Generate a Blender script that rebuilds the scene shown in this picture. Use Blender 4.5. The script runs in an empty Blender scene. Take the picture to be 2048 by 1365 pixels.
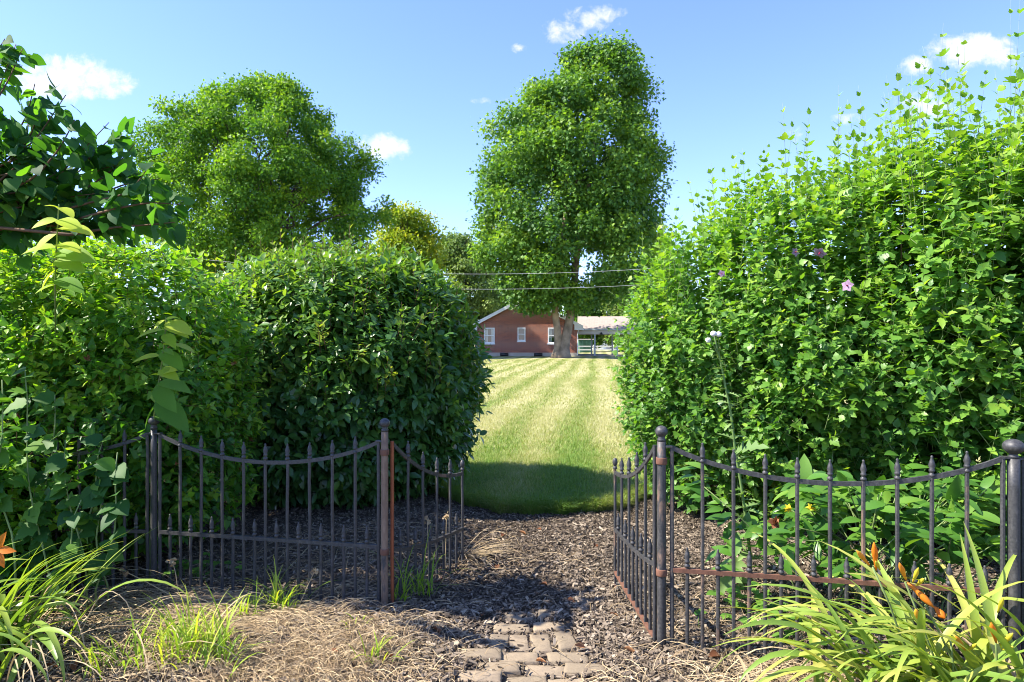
import bpy, math, random
import numpy as np
from mathutils import Vector
rs = np.random.RandomState(7)
R = math.radians
scene = bpy.context.scene
col = scene.collection
CAMH = 1.5
F_PX = 1365.0

def P(px, py, Y):
    """world point at distance Y seen at photo pixel px,py"""
    return np.array([(px-1024.0)/F_PX*Y, Y, CAMH+(682.5-py)/F_PX*Y])
def G(px, py):
    """ground point"""
    Y = F_PX*CAMH/(py-682.5)
    return np.array([(px-1024.0)/F_PX*Y, Y, 0.0])
def nrm(a):
    return a/np.maximum(np.linalg.norm(a, axis=-1, keepdims=True), 1e-9)

# ---------------------------------------------------------------- mesh builder
class MB:
    def __init__(s):
        s.V = []; s.F = []; s.A = []; s.n = 0
    def add(s, V, F, v=0.5):
        V = np.asarray(V, float).reshape(-1, 3)
        Fs = F if isinstance(F, list) and len(F) and isinstance(F[0], np.ndarray) else [np.asarray(F, int)]
        for f in Fs:
            if len(f): s.F.append(np.asarray(f, int)+s.n)
        s.V.append(V)
        s.A.append(np.broadcast_to(np.asarray(v, float), (len(V),)).copy())
        s.n += len(V)
    def build(s, name, mat, parent=None, smooth=True, local=False):
        me = bpy.data.meshes.new(name)
        V = np.concatenate(s.V)
        if parent is not None and not local:
            V = V - np.array(parent_world(parent))
        lens = np.concatenate([np.full(len(f), f.shape[1]) for f in s.F])
        loops = np.concatenate([f.ravel() for f in s.F])
        starts = np.concatenate([[0], np.cumsum(lens)[:-1]])
        me.vertices.add(len(V)); me.vertices.foreach_set('co', V.astype(np.float32).ravel())
        me.loops.add(len(loops)); me.loops.foreach_set('vertex_index', loops.astype(np.int32))
        me.polygons.add(len(lens)); me.polygons.foreach_set('loop_start', starts.astype(np.int32))
        me.polygons.foreach_set('loop_total', lens.astype(np.int32))
        me.polygons.foreach_set('use_smooth', np.full(len(lens), smooth, bool))
        at = me.attributes.new('v', 'FLOAT', 'POINT')
        at.data.foreach_set('value', np.concatenate(s.A).astype(np.float32))
        me.update(calc_edges=True); me.validate()
        me.materials.append(mat)
        o = bpy.data.objects.new(name, me); col.objects.link(o)
        if parent is not None: o.parent = parent
        return o
def parent_world(p):
    l = np.array(p.location)
    while p.parent is not None:
        p = p.parent; l = l+np.array(p.location)
    return l
def tag(o, label=None, cat=None, group=None, kind=None):
    if label: o['label'] = label
    if cat: o['category'] = cat
    if group: o['group'] = group
    if kind: o['kind'] = kind
    return o
def thing(name, label, cat, loc, group=None, rotz=0):
    o = bpy.data.objects.new(name, None); col.objects.link(o)
    o.location = [float(c) for c in loc]; o.rotation_euler = (0, 0, rotz); o.empty_display_size = .2
    return tag(o, label, cat, group)

# ---------------------------------------------------------------- primitives
def box(mb, c, s, v=.5, rot=None):
    c = np.asarray(c, float); s = np.asarray(s, float)/2
    V = np.array([[x, y, z] for x in (-1, 1) for y in (-1, 1) for z in (-1, 1)], float)*s
    if rot is not None: V = V@rot.T
    F = np.array([[0, 1, 3, 2], [4, 6, 7, 5], [0, 4, 5, 1], [2, 3, 7, 6], [0, 2, 6, 4], [1, 5, 7, 3]])
    mb.add(V+c, F, v)
def box2(mb, a, b, v=.5):
    a = np.asarray(a, float); b = np.asarray(b, float); box(mb, (a+b)/2, np.abs(b-a), v)
def tube(mb, pts, rad, n=8, v=.5, squash=None, rough=0):
    pts = np.asarray(pts, float); m = len(pts)
    rad = np.broadcast_to(np.asarray(rad, float), (m,))
    t = np.gradient(pts, axis=0); t = nrm(t)
    ref = np.array([0, 0, 1.]) if abs(t[0, 2]) < .9 else np.array([1., 0, 0])
    a = nrm(np.cross(t[0], ref)); A = []
    for i in range(m):
        a = a - t[i]*np.dot(a, t[i]); a = a/np.linalg.norm(a); A.append(a)
    A = np.array(A); B = np.cross(t, A)
    ang = np.arange(n)/n*2*math.pi
    rr = rad[:, None]*np.ones((1, n))
    if rough: rr = rr*(1+rough*(rs.rand(m, n)-.5)*2)
    V = pts[:, None, :]+rr[:, :, None]*(np.cos(ang)[None, :, None]*A[:, None, :]+np.sin(ang)[None, :, None]*B[:, None, :])
    V = V.reshape(-1, 3)
    i = np.arange(m-1)[:, None]*n; j = np.arange(n)[None, :]; k = (j+1) % n
    Fq = np.stack([i+j, i+k, i+n+k, i+n+j], -1).reshape(-1, 4)
    V = np.vstack([V, pts[0], pts[-1]])
    b = m*n
    c0 = np.stack([np.full(n, b), (np.arange(n)+1) % n, np.arange(n)], -1)
    c1 = np.stack([np.full(n, b+1), (m-1)*n+np.arange(n), (m-1)*n+(np.arange(n)+1) % n], -1)
    mb.add(V, [Fq, c0, c1], v)
def sweep(mb, pts, w, h, v=.5):
    """rectangular bar along pts, w sideways, h up"""
    pts = np.asarray(pts, float); m = len(pts)
    t = nrm(np.gradient(pts, axis=0))
    s = nrm(np.cross(t, np.array([0, 0, 1.]))); u = np.cross(s, t)
    V = np.stack([pts-s*w/2-u*h/2, pts+s*w/2-u*h/2, pts+s*w/2+u*h/2, pts-s*w/2+u*h/2], 1).reshape(-1, 3)
    i = np.arange(m-1)[:, None]*4; j = np.arange(4)[None, :]; k = (j+1) % 4
    Fq = np.stack([i+j, i+4+j, i+4+k, i+k], -1).reshape(-1, 4)
    caps = np.array([[0, 1, 2, 3], [(m-1)*4+3, (m-1)*4+2, (m-1)*4+1, (m-1)*4]])
    mb.add(V, [Fq, caps], v)
def lathe(mb, c, prof, n=12, v=.5, sc=(1, 1)):
    prof = np.asarray(prof, float); m = len(prof)
    ang = np.arange(n)/n*2*math.pi
    V = np.stack([prof[:, None, 0]*np.cos(ang)*sc[0], prof[:, None, 0]*np.sin(ang)*sc[1], prof[:, None, 1]*np.ones(n)], -1).reshape(-1, 3)
    i = np.arange(m-1)[:, None]*n; j = np.arange(n)[None, :]; k = (j+1) % n
    Fq = np.stack([i+j, i+k, i+n+k, i+n+j], -1).reshape(-1, 4)
    mb.add(V+np.asarray(c, float), Fq, v)
def vertbar(mb, x, y, z0, z1, w, ang=0, v=.5):
    """square bar with a slightly chamfered section"""
    c = w*.28; h = w/2
    o = np.array([[-h, -h+c], [-h+c, -h], [h-c, -h], [h, -h+c], [h, h-c], [h-c, h], [-h+c, h], [-h, h-c]])
    ca, sa = math.cos(ang), math.sin(ang)
    o = o@np.array([[ca, sa], [-sa, ca]])
    zs = np.linspace(z0, z1, 9)
    wob = rs.randn(9)*.0007; wob[0] = 0
    V = np.concatenate([np.c_[o+[x+wob[i], y+wob[i]], np.full(8, z)] for i, z in enumerate(zs)])
    i = np.arange(8)[:, None]*8; j = np.arange(8)[None, :]; k = (j+1) % 8
    Fq = np.stack([i+j, i+k, i+8+k, i+8+j], -1).reshape(-1, 4)
    mb.add(V, Fq, v)
    mb.add(V[-8:], np.array([[0, 1, 2, 7], [2, 3, 6, 7], [3, 4, 5, 6]]), v)

# ---------------------------------------------------------------- leaf templates (axis +y, normal +z)
def T_elliptic(w=.42, fold=.16, droop=.18, seg=4, peak=.42):
    V = [[0, 0, 0]]; rows = []
    for i in range(1, seg):
        t = i/seg
        hw = w/2*math.sin(math.pi*t**(math.log(.5)/math.log(peak)))**.85
        z = -droop*t*t
        b = len(V); V += [[-hw, t, z+fold*hw], [0, t, z], [hw, t, z+fold*hw]]; rows.append(b)
    tip = len(V); V.append([0, 1, -droop])
    T = [[0, rows[0]+1, rows[0]], [0, rows[0]+2, rows[0]+1]]
    for a, b in zip(rows[:-1], rows[1:]):
        T += [[a, a+1, b+1], [a, b+1, b], [a+1, a+2, b+2], [a+1, b+2, b+1]]
    a = rows[-1]; T += [[a, a+1, tip], [a+1, a+2, tip]]
    return np.array(V, float), np.array(T)
def T_outline(half, mid, fold=.15, droop=.15):
    """half: points of the right outline from base to tip (x,y); mid: y of midrib vertices"""
    V = [[0, y, -droop*y*y] for y in mid]; nm = len(mid); T = []
    for sgn in (1, -1):
        b = len(V)
        for x, y in half: V.append([sgn*x, y, -droop*y*y+fold*x-.25*droop*x*x*4])
        # triangulate strip between midrib and outline
        i = 0; j = 0
        while i < nm-1 or j < len(half)-1:
            adv_m = i < nm-1 and (j == len(half)-1 or mid[i+1] <= half[j+1][1]+1e-6 and mid[i+1]-mid[i] <= 9)
            if adv_m: t = [i, b+j, i+1]; i += 1
            else: t = [i, b+j, b+j+1]; j += 1
            T.append(t if sgn > 0 else t[::-1])
    return np.array(V, float), np.array(T)
T_vib = T_elliptic(.46, .2, .22, 4, .45)
T_lob = T_outline([(.06, 0), (.30, .10), (.34, .24), (.47, .42), (.27, .50), (.27, .66), (.15, .80), (.03, .97)], [0, .3, .6, 1.0], .22, .22)
T_lob2 = T_outline([(.08, 0), (.36, .16), (.30, .40), (.20, .62), (.03, .97)], [0, .4, 1.0], .25, .2)
T_heart = T_outline([(.1, -.08), (.34, -.12), (.49, .1), (.48, .34), (.34, .62), (.13, .86), (.02, .98)], [0, .33, .66, 1.0], .2, .25)
T_ovate = T_outline([(.12, .02), (.33, .14), (.37, .36), (.28, .62), (.12, .85), (.02, .98)], [0, .33, .66, 1.0], .22, .22)
T_sap = T_elliptic(.52, .25, .22, 6, .40)
T_lance = T_elliptic(.40, .22, .30, 5, .45)
T_dia = (np.array([[0, 0, 0], [-.36, .45, .1], [.36, .5, .1], [0, 1, -.08]], float), np.array([[0, 3, 1], [0, 2, 3]]))
T_maple = (np.array([[0, 0, 0], [.42, .1, .05], [.2, .38, .03], [.5, .62, .02], [.14, .66, 0], [0, 1, -.12], [-.14, .66, 0], [-.5, .62, .02], [-.2, .38, .03], [-.42, .1, .05]], float),
           np.array([[0, 1, 2], [0, 2, 8], [0, 8, 9], [2, 3, 4], [2, 4, 6], [2, 6, 8], [8, 6, 7], [4, 5, 6]]))

def scatter(mb, T, pos, d, n, size, v, wsc=None):
    V, F = T; m = len(pos)
    if not m: return
    y = nrm(d); x = nrm(np.cross(y, n)); z = np.cross(x, y)
    size = np.broadcast_to(size, (m,))
    wx = size if wsc is None else size*wsc
    W = pos[:, None, :]+(wx[:, None]*V[None, :, 0])[..., None]*x[:, None, :]+size[:, None, None]*(V[None, :, 1:2]*y[:, None, :]+V[None, :, 2:3]*z[:, None, :])
    nv = len(V)
    Fa = (F[None]+(np.arange(m)*nv)[:, None, None]).reshape(-1, F.shape[1])
    mb.add(W.reshape(-1, 3), Fa, np.repeat(np.broadcast_to(v, (m,)), nv))
def rdir(m):
    return nrm(rs.randn(m, 3))
UP = np.array([0, 0, 1.])
def perp(d):
    e1 = nrm(np.cross(d, np.where(np.abs(d[:, 2:3]) < .9, UP, np.array([1., 0, 0])))); return e1, np.cross(d, e1)

def twigs(mb, T, pos, d, L, nl, size, spread=1.0, droop=.3, v=None, stem=None, stem_r=.002, bend=.0, pair=True, tipshrink=.5, flat=.6, vjit=.15):
    """shoots with opposite leaf pairs; all arrays vectorised over shoots"""
    m = len(pos); d = nrm(d)
    e1, e2 = perp(d); ph = rs.rand(m)*6.28
    L = np.broadcast_to(L, (m,)); size = np.broadcast_to(size, (m,))
    if v is None: v = rs.rand(m)
    bv = np.broadcast_to(np.asarray(bend, float), (m, 3)) if np.ndim(bend) else np.array([0, 0, -bend])[None]
    for k in range(nl):
        t = (k+.3)/nl
        node = pos+d*(L*t)[:, None]+bv*((L*t)**2)[:, None]
        for sd in ((1, -1) if pair else (1,)):
            a = ph+k*(math.pi/2 if pair else 2.4)+(0 if sd > 0 else math.pi)+rs.randn(m)*.3
            p = np.cos(a)[:, None]*e1+np.sin(a)[:, None]*e2
            ld = nrm(d*(.25+.75*t)+p*spread*(1.15-.6*t)-UP*droop*(1.0-.5*t)+rs.randn(m, 3)*.16)
            ln = nrm(UP*flat+d*.55+rs.randn(m, 3)*.22)
            sz = size*(1-tipshrink*t**2)*(.55+.8*rs.rand(m))
            scatter(mb, T, node+p*.004, ld, ln, sz, np.clip(v+(rs.rand(m)-.5)*2*vjit+.12*t, 0, 1), .72+.5*rs.rand(m))
    if stem is not None:
        for i in range(m):
            ts = np.linspace(-.25, 1, 5)*L[i]
            bb = bv[i] if len(bv) > 1 else bv[0]
            tube(stem, pos[i]+d[i]*ts[:, None]+bb*(np.sign(ts)*ts**2)[:, None], np.linspace(stem_r*1.3, stem_r*.5, 5), 4)

# superellipsoid blobs: dict c, r, p
def se_val(b, X):
    q = np.abs((X-b['c'])/b['r'])**b['p']
    return q.sum(-1)**(1/b['p'])
def blob_surface(blobs, m, scale=1.0, zmin=.06, lump=.08, lf=3.0, backkeep=.4):
    Pn = []; Nn = []
    areas = np.array([np.prod(b['r'])**(2/3) for b in blobs]); areas /= areas.sum()
    for b, a in zip(blobs, areas):
        k = int(m*a*1.6)
        d = rdir(k); s = (np.abs(d/b['r'])**b['p']).sum(-1)**(-1/b['p'])
        q = b['c']+d*s[:, None]*scale
        n = nrm(np.sign(d)*np.abs((d*s[:, None])/b['r'])**(b['p']-1)/b['r'])
        lu = np.sin(q[:, 0]*lf*1.3+1.7)*np.sin(q[:, 1]*lf*1.1+.4)*np.sin(q[:, 2]*lf*1.5+2.2)+.6*np.sin(q[:, 0]*lf*3.1)*np.sin(q[:, 2]*lf*2.7+1)*np.sin(q[:, 1]*lf*2.9+2)
        q = q+n*(lump*lu)[:, None]
        keep = q[:, 2] > zmin
        for o in blobs:
            if o is not b: keep &= se_val(o, q) > scale*.93
        keep &= (n[:, 1] < .25) | (rs.rand(k) < backkeep)
        Pn.append(q[keep]); Nn.append(n[keep])
    return np.concatenate(Pn), np.concatenate(Nn)

# ---------------------------------------------------------------- materials
def new_mat(name):
    m = bpy.data.materials.new(name); m.use_nodes = True
    nt = m.node_tree; nt.nodes.clear()
    return m, nt, nt.nodes, nt.links
def N(nt, t, **kw):
    n = nt.nodes.new(t)
    for k, v in kw.items(): setattr(n, k, v)
    return n
def ramp(nt, fac, stops, interp='LINEAR'):
    r = N(nt, 'ShaderNodeValToRGB'); r.color_ramp.interpolation = interp
    while len(r.color_ramp.elements) < len(stops): r.color_ramp.elements.new(.5)
    for e, (p, c) in zip(r.color_ramp.elements, stops):
        e.position = p; e.color = (*c, 1)
    nt.links.new(fac, r.inputs[0]); return r.outputs[0]
def mixc(nt, fac, a, b, mode='MIX'):
    m = N(nt, 'ShaderNodeMix', data_type='RGBA', blend_type=mode)
    for s, val in ((m.inputs['Factor'], fac), (m.inputs[6], a), (m.inputs[7], b)):
        if hasattr(val, 'is_linked') or hasattr(val, 'links'): nt.links.new(val, s)
        elif isinstance(val, (int, float)): s.default_value = val
        else: s.default_value = (*val, 1)
    return m.outputs[2]
def math_(nt, op, a, b=None, c=None, clamp=False):
    m = N(nt, 'ShaderNodeMath', operation=op); m.use_clamp = clamp
    for i, val in enumerate((a, b, c)):
        if val is None: continue
        if hasattr(val, 'links'): nt.links.new(val, m.inputs[i])
        else: m.inputs[i].default_value = val
    return m.outputs[0]
def noise(nt, vec, scale, detail=3, rough=.55, dist=0):
    n = N(nt, 'ShaderNodeTexNoise'); n.inputs['Scale'].default_value = scale
    n.inputs['Detail'].default_value = detail; n.inputs['Roughness'].default_value = rough
    n.inputs['Distortion'].default_value = dist
    if vec is not None: nt.links.new(vec, n.inputs['Vector'])
    return n.outputs['Fac']
def objco(nt): return N(nt, 'ShaderNodeTexCoord').outputs['Object']
def principled(nt, colr, rough=.6, spec=.5, metal=0, bump=None, bstr=.3, bdist=.01, normal=None):
    p = N(nt, 'ShaderNodeBsdfPrincipled')
    for nm, val in (('Base Color', colr), ('Roughness', rough), ('Metallic', metal), ('Specular IOR Level', spec)):
        if hasattr(val, 'links'): nt.links.new(val, p.inputs[nm])
        elif isinstance(val, (int, float)): p.inputs[nm].default_value = val
        else: p.inputs[nm].default_value = (*val, 1)
    if bump is not None:
        b = N(nt, 'ShaderNodeBump'); b.inputs['Strength'].default_value = bstr; b.inputs['Distance'].default_value = bdist
        nt.links.new(bump, b.inputs['Height']); nt.links.new(b.outputs[0], p.inputs['Normal'])
    return p
def out(nt, sh):
    o = N(nt, 'ShaderNodeOutputMaterial'); nt.links.new(sh, o.inputs[0])
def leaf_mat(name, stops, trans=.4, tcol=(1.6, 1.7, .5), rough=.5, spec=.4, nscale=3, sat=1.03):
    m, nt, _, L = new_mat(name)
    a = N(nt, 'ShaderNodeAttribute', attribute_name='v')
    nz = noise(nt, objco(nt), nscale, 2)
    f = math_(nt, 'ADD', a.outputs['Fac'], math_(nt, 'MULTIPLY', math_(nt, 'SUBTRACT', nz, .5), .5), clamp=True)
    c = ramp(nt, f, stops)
    if sat != 1:
        h = N(nt, 'ShaderNodeHueSaturation'); h.inputs['Saturation'].default_value = sat; h.inputs['Value'].default_value = 1.15; L.new(c, h.inputs['Color']); c = h.outputs[0]
    p = principled(nt, c, rough, spec)
    t = N(nt, 'ShaderNodeBsdfTranslucent')
    tc = mixc(nt, 1.0, c, tcol, 'MULTIPLY')
    L.new(tc, t.inputs['Color'])
    mx = N(nt, 'ShaderNodeMixShader'); mx.inputs[0].default_value = trans
    L.new(p.outputs[0], mx.inputs[1]); L.new(t.outputs[0], mx.inputs[2])
    out(nt, mx.outputs[0]); return m
def plain_mat(name, c, rough=.6, spec=.4, nscale=8, var=.25, metal=0, bump=.0, bscale=30):
    m, nt, _, L = new_mat(name)
    nz = noise(nt, objco(nt), nscale, 4)
    lo = [x*(1-var) for x in c]; hi = [min(x*(1+var), 1) for x in c]
    cc = ramp(nt, nz, [(.25, lo), (.75, hi)])
    p = principled(nt, cc, rough, spec, metal, noise(nt, objco(nt), bscale, 4) if bump else None, bump, .005)
    out(nt, p.outputs[0]); return m
def iron_mat(name, rust=.3, rcol=((.16, .055, .025), (.30, .12, .06)), base=((.026, .026, .027), (.062, .060, .058))):
    m, nt, _, L = new_mat(name)
    co = objco(nt)
    mp = N(nt, 'ShaderNodeMapping'); mp.inputs['Scale'].default_value = (1, 1, .35); L.new(co, mp.inputs[0])
    n1 = noise(nt, mp.outputs[0], 14, 5, .65); n2 = noise(nt, co, 90, 3); n3 = noise(nt, mp.outputs[0], 40, 3)
    b = ramp(nt, n2, [(.3, base[0]), (.75, base[1])])
    b = mixc(nt, ramp(nt, n3, [(.55, (0, 0, 0)), (.75, (.6, .6, .6))]), b, (.11, .105, .10))
    r = ramp(nt, n3, [(.3, rcol[0]), (.7, rcol[1])])
    msk = ramp(nt, n1, [(max(0, .78-rust*.62-.05), (0, 0, 0)), (min(1, .78-rust*.62+.05), (1, 1, 1))])
    c = mixc(nt, msk, b, r)
    ro = math_(nt, 'ADD', math_(nt, 'MULTIPLY', msk, .3), math_(nt, 'MULTIPLY_ADD', n3, .4, .32))
    p = principled(nt, c, ro, .5, 0, n2, .35, .002)
    out(nt, p.outputs[0]); return m

M = {}
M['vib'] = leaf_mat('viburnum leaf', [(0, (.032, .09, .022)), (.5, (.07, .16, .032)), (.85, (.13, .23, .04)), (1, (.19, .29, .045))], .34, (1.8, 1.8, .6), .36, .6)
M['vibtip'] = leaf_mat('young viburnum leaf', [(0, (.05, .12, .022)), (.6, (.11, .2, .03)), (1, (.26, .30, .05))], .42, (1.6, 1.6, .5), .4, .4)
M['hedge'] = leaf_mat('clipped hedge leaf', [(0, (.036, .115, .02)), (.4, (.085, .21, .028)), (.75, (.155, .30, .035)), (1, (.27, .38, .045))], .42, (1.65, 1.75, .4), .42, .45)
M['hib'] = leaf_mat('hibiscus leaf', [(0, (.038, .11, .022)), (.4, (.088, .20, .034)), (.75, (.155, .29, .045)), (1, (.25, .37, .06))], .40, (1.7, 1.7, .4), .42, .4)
M['redbud'] = leaf_mat('redbud leaf', [(0, (.02, .065, .022)), (.6, (.04, .11, .028)), (1, (.08, .17, .034))], .42, (2.4, 2.6, .4), .6, .15)
M['sapling'] = leaf_mat('sapling leaf', [(0, (.06, .16, .03)), (.5, (.15, .29, .04)), (1, (.40, .47, .06))], .5, (1.5, 1.5, .4), .55, .25)
M['broad'] = leaf_mat('broad vine leaf', [(0, (.025, .08, .02)), (.6, (.05, .13, .025)), (1, (.12, .23, .035))], .38, (1.8, 1.8, .4), .55, .25)
M['lily'] = leaf_mat('daylily blade', [(0, (.09, .17, .04)), (.5, (.17, .27, .05)), (.85, (.30, .36, .07)), (1, (.40, .38, .10))], .35, (1.4, 1.4, .4), .42, .4)
M['peony'] = leaf_mat('peony leaf', [(0, (.035, .10, .018)), (.6, (.075, .18, .028)), (1, (.14, .25, .04))], .34, (1.6, 1.7, .4), .38, .5)
M['thistle'] = leaf_mat('thistle leaf', [(0, (.11, .19, .06)), (1, (.22, .32, .11))], .3, (1.2, 1.3, .6), .6, .3)
M['weed'] = leaf_mat('low weed leaf', [(0, (.05, .13, .025)), (1, (.14, .26, .04))], .35, (1.6, 1.6, .4), .5, .3)
M['tuft'] = leaf_mat('grass tuft blade', [(0, (.13, .23, .03)), (.6, (.24, .36, .045)), (1, (.42, .46, .08))], .45, (1.4, 1.4, .4), .5, .3)
M['dry'] = leaf_mat('dry grass', [(0, (.10, .065, .04)), (.5, (.26, .19, .11)), (1, (.48, .38, .23))], .15, (1, 1, .8), .8, .15)
M['deadleaf'] = leaf_mat('dead leaf', [(0, (.10, .04, .02)), (.6, (.22, .10, .05)), (1, (.38, .20, .10))], .2, (1.2, 1, .7), .75, .15)
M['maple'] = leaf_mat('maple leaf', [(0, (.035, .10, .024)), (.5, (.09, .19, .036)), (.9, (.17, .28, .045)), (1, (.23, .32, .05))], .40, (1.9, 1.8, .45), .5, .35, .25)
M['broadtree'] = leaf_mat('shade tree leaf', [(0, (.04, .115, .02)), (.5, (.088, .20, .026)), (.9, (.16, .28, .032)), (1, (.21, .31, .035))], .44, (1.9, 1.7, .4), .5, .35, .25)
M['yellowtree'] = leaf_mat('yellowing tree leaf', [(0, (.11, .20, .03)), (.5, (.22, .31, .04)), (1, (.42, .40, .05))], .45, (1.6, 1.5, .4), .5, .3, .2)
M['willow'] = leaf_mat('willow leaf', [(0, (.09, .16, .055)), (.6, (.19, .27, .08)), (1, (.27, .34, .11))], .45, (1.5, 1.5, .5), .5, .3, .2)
M['bark'] = plain_mat('tree bark', (.17, .13, .10), .9, .2, 2.2, .45, 0, .8, 9)
M['maplebark'] = plain_mat('maple bark', (.23, .18, .125), .9, .2, 1.6, .6, 0, 1.0, 7)
M['limb'] = plain_mat('limb bark', (.09, .07, .055), .9, .2, 3, .4, 0, .5, 12)
M['twig'] = plain_mat('twig bark', (.12, .07, .04), .8, .2, 20, .35)
M['gstem'] = plain_mat('green stem', (.16, .22, .07), .6, .3, 20, .3)
M['iron'] = iron_mat('black iron paint', .10)
M['iron_dark'] = iron_mat('dark iron paint', .03)
M['iron_worn'] = iron_mat('worn iron paint', .32, ((.12, .07, .045), (.21, .135, .09)))
M['iron_rust'] = iron_mat('rusty iron', .80, ((.10, .043, .024), (.18, .08, .046)))
M['iron_orange'] = iron_mat('orange rusted iron', .80, ((.19, .05, .016), (.32, .095, .03)))
M['iron_tan'] = iron_mat('peeling tan rust', .60, ((.15, .09, .055), (.25, .17, .11)))
M['paver'] = plain_mat('tan concrete paver', (.29, .24, .175), .9, .2, 9, .25, 0, .5, 60)
def paver_mat():
    m, nt, _, L = new_mat('tan concrete paver'); co = objco(nt)
    oi = N(nt, 'ShaderNodeObjectInfo'); n1 = noise(nt, co, 14, 4); n2 = noise(nt, co, 120, 3)
    a = ramp(nt, oi.outputs['Random'], [(0, (.25, .20, .135)), (.5, (.32, .25, .165)), (1, (.33, .26, .18))])
    c = mixc(nt, ramp(nt, n1, [(.4, (0, 0, 0)), (.7, (.75, .75, .75))]), a, (.17, .135, .10))
    c = mixc(nt, n2, c, mixc(nt, 1., c, (.75, .74, .72), 'MULTIPLY'))
    out(nt, principled(nt, c, .9, .2, 0, n2, .5, .004).outputs[0]); return m
M['paver'] = paver_mat()
M['white'] = plain_mat('white trim paint', (.78, .79, .78), .5, .4, 2, .05)
M['cream'] = plain_mat('cream wall', (.62, .58, .52), .7, .3, 1, .08)
M['greytrim'] = plain_mat('grey blue trim', (.42, .47, .50), .5, .4, 1, .08)
M['greenbox'] = plain_mat('green metal box', (.06, .16, .12), .5, .4, 1, .15)
M['concrete'] = plain_mat('foundation concrete', (.42, .37, .31), .85, .25, 2, .15, 0, .3, 20)
M['black'] = plain_mat('black plastic and room dark', (.012, .012, .014), .4, .5, 5, .3)
M['curtain'] = plain_mat('curtain', (.55, .56, .55), .9, .2, 3, .1)
M['wire'] = plain_mat('cable', (.52, .52, .53), .6, .4, 2, .1)
M['petal'] = leaf_mat('mauve petal', [(0, (.20, .12, .20)), (1, (.40, .27, .37))], .3, (1, 1, 1), .6, .2)
M['petaldark'] = leaf_mat('dark flower eye', [(0, (.25, .02, .06)), (1, (.3, .04, .08))], .1, (1, 1, 1), .6, .2)
M['orange'] = leaf_mat('orange petal', [(0, (.62, .17, .012)), (.6, (.75, .26, .02)), (1, (.70, .48, .05))], .3, (1.1, 1, .6), .5, .3, 3, 1)
M['bud'] = leaf_mat('yellow bud', [(0, (.45, .42, .05)), (1, (.66, .50, .05))], .25, (1, 1, .5), .5, .3)
M['fluff'] = plain_mat('white seed fluff', (.75, .73, .70), .95, .1, 60, .12, 0, .6, 200)
def mulch_mats():
    m, nt, _, L = new_mat('wood mulch chips')
    a = N(nt, 'ShaderNodeAttribute', attribute_name='v')
    c = ramp(nt, a.outputs['Fac'], [(0, (.035, .026, .018)), (.35, (.105, .080, .056)), (.7, (.22, .172, .122)), (.92, (.37, .30, .215)), (1, (.52, .43, .31))])
    nz = noise(nt, objco(nt), 60, 3)
    c = mixc(nt, nz, c, mixc(nt, 1., c, (.6, .58, .56), 'MULTIPLY'))
    p = principled(nt, c, .8, .25); out(nt, p.outputs[0])
    m2, nt, _, L = new_mat('mulch soil')
    co = objco(nt); n1 = noise(nt, co, 35, 6, .7); n2 = noise(nt, co, 1.7, 3)
    c = ramp(nt, n1, [(.3, (.055, .042, .028)), (.5, (.125, .096, .066)), (.7, (.22, .172, .122))])
    c = mixc(nt, n2, c, mixc(nt, 1., c, (.7, .66, .62), 'MULTIPLY'))
    p = principled(nt, c, .95, .15, 0, n1, .9, .02); out(nt, p.outputs[0])
    return m, m2
M['chip'], M['soil'] = mulch_mats()
def brick_mat():
    m, nt, _, L = new_mat('red brick'); co = objco(nt)
    s = N(nt, 'ShaderNodeSeparateXYZ'); L.new(co, s.inputs[0])
    cb = N(nt, 'ShaderNodeCombineXYZ'); L.new(math_(nt, 'ADD', s.outputs[0], s.outputs[1]), cb.inputs[0]); L.new(s.outputs[2], cb.inputs[1])
    b = N(nt, 'ShaderNodeTexBrick'); L.new(cb.outputs[0], b.inputs[0])
    b.inputs['Color1'].default_value = (.40, .135, .075, 1); b.inputs['Color2'].default_value = (.23, .08, .058, 1)
    b.inputs['Mortar'].default_value = (.42, .34, .28, 1); b.inputs['Scale'].default_value = 1
    b.inputs['Mortar Size'].default_value = .011; b.inputs['Mortar Smooth'].default_value = .3; b.inputs['Bias'].default_value = 0
    b.inputs['Brick Width'].default_value = .29; b.inputs['Row Height'].default_value = .105
    c = mixc(nt, noise(nt, co, .9, 3), b.outputs['Color'], mixc(nt, 1., b.outputs['Color'], (.8, .75, .75), 'MULTIPLY'))
    p = principled(nt, c, .85, .2, 0, b.outputs['Fac'], -.4, .01); out(nt, p.outputs[0]); return m
M['brick'] = brick_mat()
def shingle_mat(name, c1, c2):
    m, nt, _, L = new_mat(name); co = objco(nt)
    s = N(nt, 'ShaderNodeSeparateXYZ'); L.new(co, s.inputs[0])
    cb = N(nt, 'ShaderNodeCombineXYZ'); L.new(s.outputs[0], cb.inputs[0]); L.new(math_(nt, 'MULTIPLY', math_(nt, 'ADD', s.outputs[1], s.outputs[2]), 1.), cb.inputs[1])
    b = N(nt, 'ShaderNodeTexBrick'); L.new(cb.outputs[0], b.inputs[0])
    b.inputs['Color1'].default_value = (*c1, 1); b.inputs['Color2'].default_value = (*c2, 1)
    b.inputs['Mortar'].default_value = (*[x*.6 for x in c2], 1); b.inputs['Scale'].default_value = 1
    b.inputs['Mortar Size'].default_value = .012; b.inputs['Brick Width'].default_value = .33; b.inputs['Row Height'].default_value = .16
    p = principled(nt, mixc(nt, noise(nt, co, 3, 4), b.outputs['Color'], (.36, .31, .27)), .9, .15); out(nt, p.outputs[0]); return m
M['shingle'] = shingle_mat('tan shingles', (.37, .30, .25), (.28, .23, .20))
M['farshingle'] = shingle_mat('brown shingles', (.32, .22, .17), (.25, .17, .14))
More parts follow.
